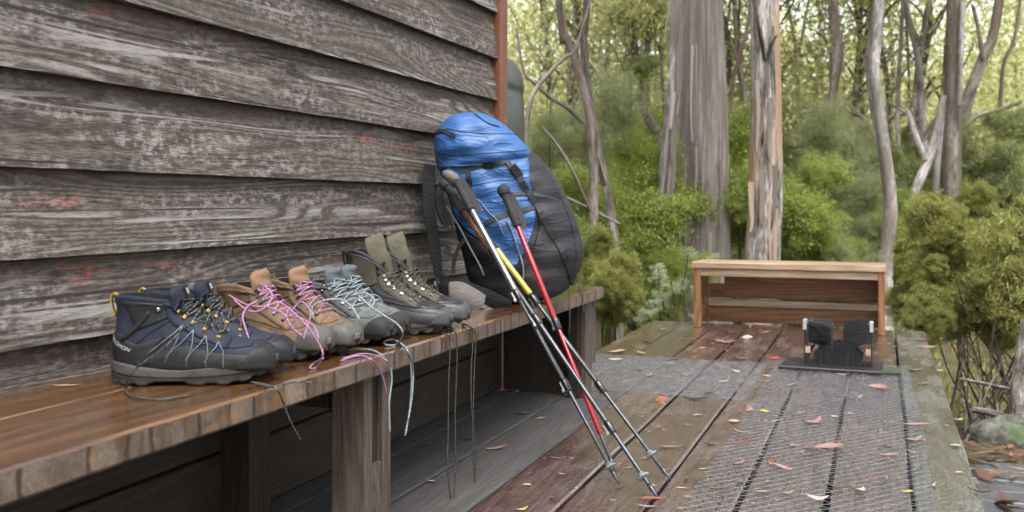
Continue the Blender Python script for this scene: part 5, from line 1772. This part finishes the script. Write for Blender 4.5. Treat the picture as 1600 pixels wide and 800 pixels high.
tr = tree('gum_tree', 'straight gum trunk with peeling orange brown bark right behind the box bench', line([(1192, 470, 28), (1192, 410, 27), (1196, 289, 25), (1197, 158, 22), (1195, 0, 21)], 9.6), 'bark_peel', crown=HI[1:], sides=32, rough=.10, seed=8,
          limbs=[('twig', (1196, 92, 4, 9.45), (1186, 45, 3, 9.4), (1178, 0, 2.5, 9.4)), ('twig', (1196, 95, 3, 9.45), (1208, 65, 2, 9.4), (1214, 55, 1.5, 9.4))])
for k in range(14):
    x, y0, ln = nrg.uniform(-21, 21), nrg.uniform(90, 330), nrg.uniform(40, 120)
    tt_ = 9.6 - .15 * math.sqrt(max(.05, 1 - (x / 25) ** 2)) - .03
    P = smooth_path(np.array([at(1195 + x + nrg.normal(0, 1.2), y0 + ln * f, tt_ - .03 * f) for f in (0, .4, .8, 1)]) - np.array(tr.location), 10)
    V, F = ribbon(P, np.tile(np.array((.3, -.95, 0)), (10, 1)), np.linspace(.045, .015, 10) * nrg.uniform(.5, 1.3), .006)
    part('bark_strip', V, F, M[['bark_peel', 'bark_grey'][k % 2]], tr, False)
tree('gum_tree', 'slender pale curving gum trunk right of the box bench', line([(1384, 420, 11), (1387, 389, 11), (1391, 315, 10.5), (1382, 236, 10), (1372, 158, 9), (1366, 95, 9), (1374, 0, 8)], 12), 'bark_pale', crown=HI[:1], seed=11)
tree('gum_tree', 'grey gum trunk with pale limbs leaning left above the olive bush', line([(1484, 400, 15), (1486, 305, 14.5), (1489, 158, 14), (1493, 0, 13)], 14), 'bark_grey', crown=HI, seed=13, sides=22,
     limbs=[('bark_pale', (1458, 345, 6, 13.9), (1466, 236, 5.5, 13.9), (1474, 165, 4, 13.9)), ('bark_pale', (1418, 330, 7, 13.7), (1440, 275, 8, 13.7), (1458, 230, 7, 13.8), (1475, 150, 5, 13.9)),
            ('bark_pale', (1445, 250, 5, 13.7), (1432, 215, 5, 13.7), (1418, 173, 4, 13.8)), ('bark_pale', (1499, 165, 3.5, 13.8), (1502, 80, 4, 13.8), (1505, 0, 4, 13.8))])
tree('gum_tree', 'leaning grey trunk forking out at the upper right', line([(1500, 330, 9), (1503, 250, 9), (1510, 165, 9), (1534, 95, 8), (1560, 10, 7)], 15.5), 'bark_grey', crown=HI[1:], seed=15,
     limbs=[('bark_pale', (1504, 200, 4, 15.3), (1530, 180, 3.5, 15.3), (1560, 172, 3.5, 15.3), (1597, 158, 3, 15.2)), (*(lambda a: a)((((1536, 92, 4, 15.4), (1530, 50, 3, 15.4), (1520, 8, 2.5, 15.4)))),)])
tree('gum_tree', 'thin dark trunk inside the feathery tree near the middle right', line([(1296, 400, 7), (1295, 300, 7), (1298, 173, 7), (1311, 79, 7), (1303, 0, 6)], 17), 'bark_grey', crown=HI[:1], seed=17)
tree('gum_tree', 'thin straight sapling between the pale trunk and leaning limbs', line([(1404, 340, 4), (1404, 252, 3.5), (1403, 158, 3.5), (1410, 26, 3)], 17), 'bark_grey', crown=[('gum', (0, 0, 0), 1.2)], seed=18, up=2)
tree('gum_tree', 'thin crooked sapling at the far right of the view', line([(1558, 300, 4), (1560, 220, 3.5), (1568, 105, 3), (1586, 58, 2.5)], 16), 'bark_grey', crown=[('gum', (0, 0, 0), 1.2)], seed=19, up=2)
tree('gum_tree', 'twisting dark trunk just right of the backpack, bending left at the top', line([(930, 470, 8), (928, 385, 7.5), (926, 220, 7), (909, 127, 6.5), (884, 55, 6), (873, 0, 5.5)], 9), 'bark_grey', crown=HI[:1], seed=21,
     limbs=[((912, 192, 3.5, 8.9), (888, 170, 3.2, 8.8), (862, 154, 3, 8.7), (835, 130, 3, 8.6), (818, 110, 2.6, 8.6), (807, 44, 2.2, 8.6)), ((923, 330, 2.6, 8.9), (890, 258, 2.4, 8.8), (870, 225, 2, 8.8), (846, 198, 1.4, 8.7))])
tree('gum_tree', 'second dark trunk crossing the twisting one beside the backpack', line([(966, 470, 8), (964, 407, 7.5), (950, 308, 7), (928, 209, 7), (915, 110, 6.5), (912, 33, 6), (917, 0, 6)], 9.3), 'bark_grey', crown=HI[1:], seed=23,
     limbs=[('bark_pale', (967, 349, 2, 9.1), (925, 328, 2.4, 9.0), (884, 308, 2, 8.8)), ((945, 290, 3, 9.2), (938, 262, 2.5, 9.1), (934, 245, 2, 9.1))])
tree('gum_tree', 'pale thin stem rising beside the water tank and arching right', line([(818, 330, 3.8), (821, 231, 3.6), (830, 154, 3.6), (862, 110, 3), (884, 88, 2.6), (905, 60, 2.2)], 8.2), 'bark_grey', crown=[('gum', (0, 0, 0), 1.0)], seed=25, up=2)
tree('gum_tree', 'forked trunk with a tuft of leaves left of the massive trunk', line([(1040, 300, 7), (1033, 220, 7), (1008, 176, 7), (1003, 126, 7), (992, 82, 6), (986, 44, 5), (980, 0, 4)], 12.5), 'bark_grey', crown=[('gumdk', (1004, 104, 12.3, 0), (.34, .34, .24)), ('bright', (998, 116, 12.35, 0), (.2, .2, .13)), ('gum', (1000, 10, 12.5, 0), .8)], seed=27, up=3,
     limbs=[((1003, 118, 5, 12.4), (1014, 60, 4.5, 12.4), (1019, 30, 4, 12.4))])
tree('gum_tree', 'dark bare branch rising in the gap between the two biggest trunks', line([(1140, 330, 4), (1143, 148, 3.5), (1165, 55, 3), (1172, 10, 2.5)], 13.5), 'bark_grey', crown=[('gumdk', (0, 0, 0), 1.2)], seed=29, up=2)

# trees far up the slope
frg = np.random.default_rng(91)
MARKS = [(790, 'the water tank'), (905, 'the twisting dark trunk'), (1003, 'the forked trunk'), (1055, 'the ragged stem'), (1100, 'the massive trunk'), (1195, 'the peeling trunk'),
         (1302, 'the thin dark trunk'), (1376, 'the slender trunk'), (1488, 'the limbed trunk'), (1620, 'the right edge')]
ORD = ['leftmost', 'second', 'third', 'fourth', 'fifth', 'sixth', 'seventh', 'eighth', 'ninth', 'tenth', 'eleventh', 'twelfth', 'thirteenth', 'fourteenth']
CNT = {}


def where(px, what):
    i = max(j for j in range(len(MARKS) - 1) if px >= MARKS[j][0])
    n_ = CNT[(what, i)] = CNT.get((what, i), -1) + 1
    o_ = ORD[n_] if n_ == 0 else ORD[n_] + ' from left'
    return f'{what}, {o_} between {MARKS[i][1]} and {MARKS[i + 1][1]}'


FPXS = sorted(830 + (k * 12.3 + frg.uniform(-8, 8)) % 768 for k in range(52))
for k, px in enumerate(FPXS):
    t = frg.uniform(19, 46)
    hw = frg.uniform(2.0, 5.0) * (30 / t) ** .6
    ln_ = frg.normal(0, 26) * (2 if k % 4 in (2, 3) else .6)
    b = at(px, 330, t)
    g0 = float(gz(b[0], b[1]))
    yb = 316 - (g0 - CAM_H) / t * FPX
    pts = [(px, yb, hw * 1.2, t), (px + ln_ * .3, yb - 120, hw, t), (px + ln_ * .5 + frg.normal(0, 8), yb - 230, hw * .85, t), (px + ln_ + frg.normal(0, 12), yb - 340, hw * .6, t)]
    hgt = 420 * t / FPX
    cr = [('gum' if frg.random() < .8 else 'gumdk', (frg.normal(0, .8), frg.normal(0, .8), frg.uniform(-1.5, .8)), frg.uniform(1.0, 2.1)) for _ in range(3)]
    lm = []
    for _ in range(3):
        i_ = frg.integers(1, 3)
        x_, y_, h2, _t = pts[i_]
        sg = frg.choice((-1, 1))
        le = frg.uniform(25, 75)
        lm.append(('bark_pale' if frg.random() < .75 else 'bark_grey', (x_, y_ + 20, h2 * .6, t), (x_ + sg * le * .4, y_ - le * .35, h2 * .45, t - .3), (x_ + sg * le * frg.uniform(.7, 1.2), y_ - le * frg.uniform(.5, 1.4), h2 * .25, t - .5)))
    tree('gum_tree', where(px, 'far gum trunk' if k % 3 else 'far greyish gum trunk'), pts, 'bark_pale' if k % 3 else 'bark_grey', crown=cr, sides=8, rough=.04,
         group='gum trees far up the slope', limbs=lm, seed=50 + k, up=2.0, base=True)

# ------------------------------------------------------------------ shrubs
def shrub(label, kind, px, py, t, r, n=5, group=None, stems=4, seed=0, name='shrub', cat='shrub', squash=1.0):
    rg = np.random.default_rng(seed + 500)
    c = at(px, py, t)
    g0 = float(gz(c[0], c[1])) - .05
    root = thing(name, label, cat, (c[0], c[1], g0), group=group)
    h_ = c[2] - g0
    obs = []
    n = n * 2 + 1
    for i in range(n):
        me = CR[kind][rg.integers(len(CR[kind]))]
        off = rg.normal(0, r * .56, 3) * np.array((1, 1, .85 * squash)) if i else np.zeros(3)
        s = r * rg.uniform(.28, .72)
        obj('foliage', me, root, np.array((0, 0, h_)) + off, (rg.normal(0, .4), rg.normal(0, .4), rg.uniform(0, 6.28)), (s * rg.uniform(.8, 1.1), s, s * squash * rg.uniform(.8, 1.3)))
        obs.append(off)
    for i in range(stems):
        o_ = obs[i % n]
        P = [(rg.normal(0, .06), rg.normal(0, .06), 0), (o_[0] * .4 + rg.normal(0, .05), o_[1] * .4, h_ * .5), (o_[0], o_[1], h_ + o_[2] + r * .3)]
        V, F, UV = tubes_uv(np.array(P), [.018 * r + .006, .012 * r + .004, .004], 6, 10)
        part('stem', V, F, M['twig'], root, True, UV)
    return root


sh = [
    ('bright green leafy shrub right of the backpack', 'bright', 975, 330, 10.5, .75, 6),
    ('yellow green shrub top behind the crossing dark trunks', 'bright', 1000, 262, 13, .6, 5),
    ('bright green shrub low behind the backpack', 'bright', 925, 400, 9.5, .6, 5),
    ('olive low shrub beyond the deck corner', 'bush', 958, 462, 8.2, .42, 4),
    ('low green shrub left of the box bench', 'bright', 1015, 440, 9.8, .45, 5),
    ('big grey green feathery shrub behind the water tank', 'feather', 866, 230, 10.5, .7, 6),
    ('grey green feathery shrub above the backpack buckle', 'feather', 900, 290, 11, .6, 5),
    ('bright green shrub in the gap between the two biggest trunks', 'bright', 1155, 330, 11.2, .65, 6),
    ('bright green shrub right of the peeling trunk', 'bright', 1240, 330, 11.5, .7, 6),
    ('low dark shrub behind the box bench', 'feather', 1300, 400, 11.5, .55, 5),
    ('tall dusky feathery tree right of the peeling trunk', 'feather', 1318, 250, 15, .8, 6),
    ('lower half of dusky feathery growth near the pale trunk', 'feather', 1335, 330, 13.5, .8, 6),
    ('green shrub behind the slender pale trunk', 'bright', 1410, 360, 13.5, .6, 5),
    ('dark shrub growing at the foot of the leaning limbs', 'gumdk', 1430, 290, 15, .8, 5),
    ('green shrub at the far right behind the olive bush', 'gumdk', 1560, 275, 15, .75, 6),
    ('pale sage sprig beside the left leg of the box bench', 'sage', 1066, 445, 7.4, .22, 3),
    ('pale sage sprig beyond the left deck corner', 'sage', 1035, 470, 7.6, .2, 3),
]
for i, a in enumerate(sh):
    shrub(*a, seed=i)
# undergrowth filling the middle distance
urg = np.random.default_rng(123)
for k, px in enumerate(sorted(urg.uniform(820, 1600, 46))):
    t = urg.uniform(12, 26)
    kd = ['bright', 'gumdk', 'feather', 'bush', 'gum'][k % 5]
    c = at(px, 330, t)
    g0 = float(gz(c[0], c[1]))
    r = urg.uniform(.45, .95)
    py = 316 - (g0 + r * .8 - CAM_H) / t * FPX
    lb = {'bright': 'bright green', 'gumdk': 'dusky green', 'feather': 'feathery grey green', 'bush': 'olive', 'gum': 'yellow green'}[kd]
    shrub(where(px, lb + ' undergrowth'), kd, px, py, t, r, 4, 'undergrowth shrubs among the trunks', 2, 300 + k)

# olive bush at the right edge
ob = shrub('dense olive green bush overhanging the right edge of the deck', 'bush', 1530, 440, 7.3, .42, 5, None, 0, 900, 'olive_bush', 'bush')
oc = np.array(ob.location)
for i, (px, py, t, s) in enumerate([(1450, 440, 7.6, .42), (1480, 400, 7.8, .42), (1580, 390, 7.6, .42), (1500, 480, 7.1, .36), (1570, 470, 6.9, .5), (1440, 390, 8.4, .42), (1530, 380, 8.2, .45), (1620, 420, 6.8, .6), (1420, 470, 7.7, .3), (1640, 400, 7.5, .5), (1460, 500, 6.9, .2)]):
    for j in range(3):
        q = at(px, py, t) - oc + nrg.normal(0, s * .5, 3) * (j > 0)
        s2 = s * (.7 if j == 0 else nrg.uniform(.3, .6))
        obj('foliage', CR['bush'][(i + j) % 2], ob, q, (nrg.normal(0, .3), nrg.normal(0, .3), i * 1.3 + j), (s2, s2 * .9, s2 * nrg.uniform(.8, 1.3)))
for i in range(34):
    a = at(nrg.uniform(1470, 1660), nrg.uniform(590, 660), nrg.uniform(6.6, 7.4))
    a[2] = float(gz(a[0], a[1]))
    b = at(nrg.uniform(1440, 1650), nrg.uniform(420, 520), nrg.uniform(6.6, 7.6))
    mid = (a + b) / 2 + nrg.normal(0, .09, 3)
    V, F, UV = tubes_uv(np.array([a, mid, b]) - oc, [nrg.uniform(.006, .014), .006, .003], 6, 12)
    part('stem', V, F, M['twig' if i % 3 else 'twig_pale'], ob, True, UV)
for lab, pts in (('dead grey branch lying under the olive bush', [(1500, 592, 6.3, .010), (1540, 600, 6.3, .012), (1575, 607, 6.2, .012), (1600, 612, 6.2, .011)]),
                 ('thin forked twig rising under the olive bush', [(1532, 640, 6.1, .006), (1548, 600, 6.1, .006), (1560, 580, 6.1, .005), (1566, 560, 6.1, .004)]),
                 ('stout weathered stump at the right edge', [(1592, 660, 6.0, .05), (1590, 610, 6.0, .042), (1594, 560, 6.0, .03), (1600, 500, 6.0, .02)]),
                 ('pale log lying beyond the lower platform', [(1520, 640, 6.0, .02), (1560, 648, 5.9, .022), (1600, 668, 5.8, .022)])):
    P = np.array([at(x, y, t) for x, y, t, r_ in pts])
    o0 = P[0]
    V, F, UV = tubes_uv(P - o0, [q[3] for q in pts], 10, 16, .1, 7)
    o = obj('stump' if 'stump' in lab else 'dead_branch', mesh_data('dead_branch', V, F, UV, True, [M['twig_pale']]), None, o0)
    tag(o, lab, 'stump' if 'stump' in lab else 'branch')
# mossy rock
th = np.linspace(0, 2 * math.pi, 28, endpoint=False)
rings = []
for q in np.linspace(0, math.pi / 2, 12):
    rings.append([(.2 * math.cos(q) * math.cos(t) * (1 + .12 * math.sin(3 * t + 1) + .05 * math.sin(7 * t)), .2 * math.cos(q) * math.sin(t) * (1 + .12 * math.cos(2 * t)), .11 * math.sin(q) * (1 + .15 * math.sin(t * 2))) for t in th])
V, F = loft(rings, False, True)
rk = on_z(1560, 660, -.40)
o = obj('rock', mesh_data('rock', V, F, None, True, [M['rock']]), None, (rk[0] + .05, rk[1] + .1, -.5))
tag(o, 'lichen spotted mossy rock beside the lower platform', 'rock')

# ------------------------------------------------------------------ the far wood as one mass
def far_wood():
    rg = np.random.default_rng(5)
    n = 1800
    px = rg.uniform(560, 1900, n)
    t = 22 + 60 * rg.random(n) ** 1.2
    C = np.array([at(a, 316, b) for a, b in zip(px, t)])
    g0 = gz(C[:, 0], C[:, 1])
    C[:, 2] = g0 + rg.random(n) ** 1.5 * (3 + .075 * t)
    per = 80
    rad = (.45 + .014 * t)
    CC = np.repeat(C, per, 0) + rg.normal(size=(n * per, 3)) * np.repeat(rad, per)[:, None] * np.array((.6, .6, .42))
    V, F = leaves(CC, .085, .34, rg, droop=.5)
    sc_ = np.repeat(np.repeat(.6 + t / 50, per), 4)[:, None]
    V = np.repeat(CC, 4, 0) + (V - np.repeat(CC, 4, 0)) * sc_
    o = obj('distant_forest', mesh_data('distant_forest', V, F, None, False, [M['gum']]))
    tag(o, 'pale green wall of far forest canopy on the slope', 'forest', kind='stuff')


far_wood()
# grass and low ground cover beyond the deck
def cover():
    rg = np.random.default_rng(6)
    n = 26000
    x, y = rg.uniform(-6, 5, n), rg.uniform(4.6, 16, n)
    keep = ~((x < .4) & (x > -1.6) & (y < 6.9)) & ~((x < -1.5) & (y < 6.2)) & ~((x > .2) & (y < 8.2))
    x, y = x[keep], y[keep]
    C = np.stack([x, y, gz(x, y) + rg.random(len(x)) ** 2 * .35], 1)
    V, F = leaves(C, .05, .2, rg, up=1.2)
    o = obj('ground_cover', mesh_data('ground_cover', V, F, None, False, [M['bush']]))
    tag(o, 'low grassy ground cover beyond the deck', 'ground cover', kind='stuff')


cover()
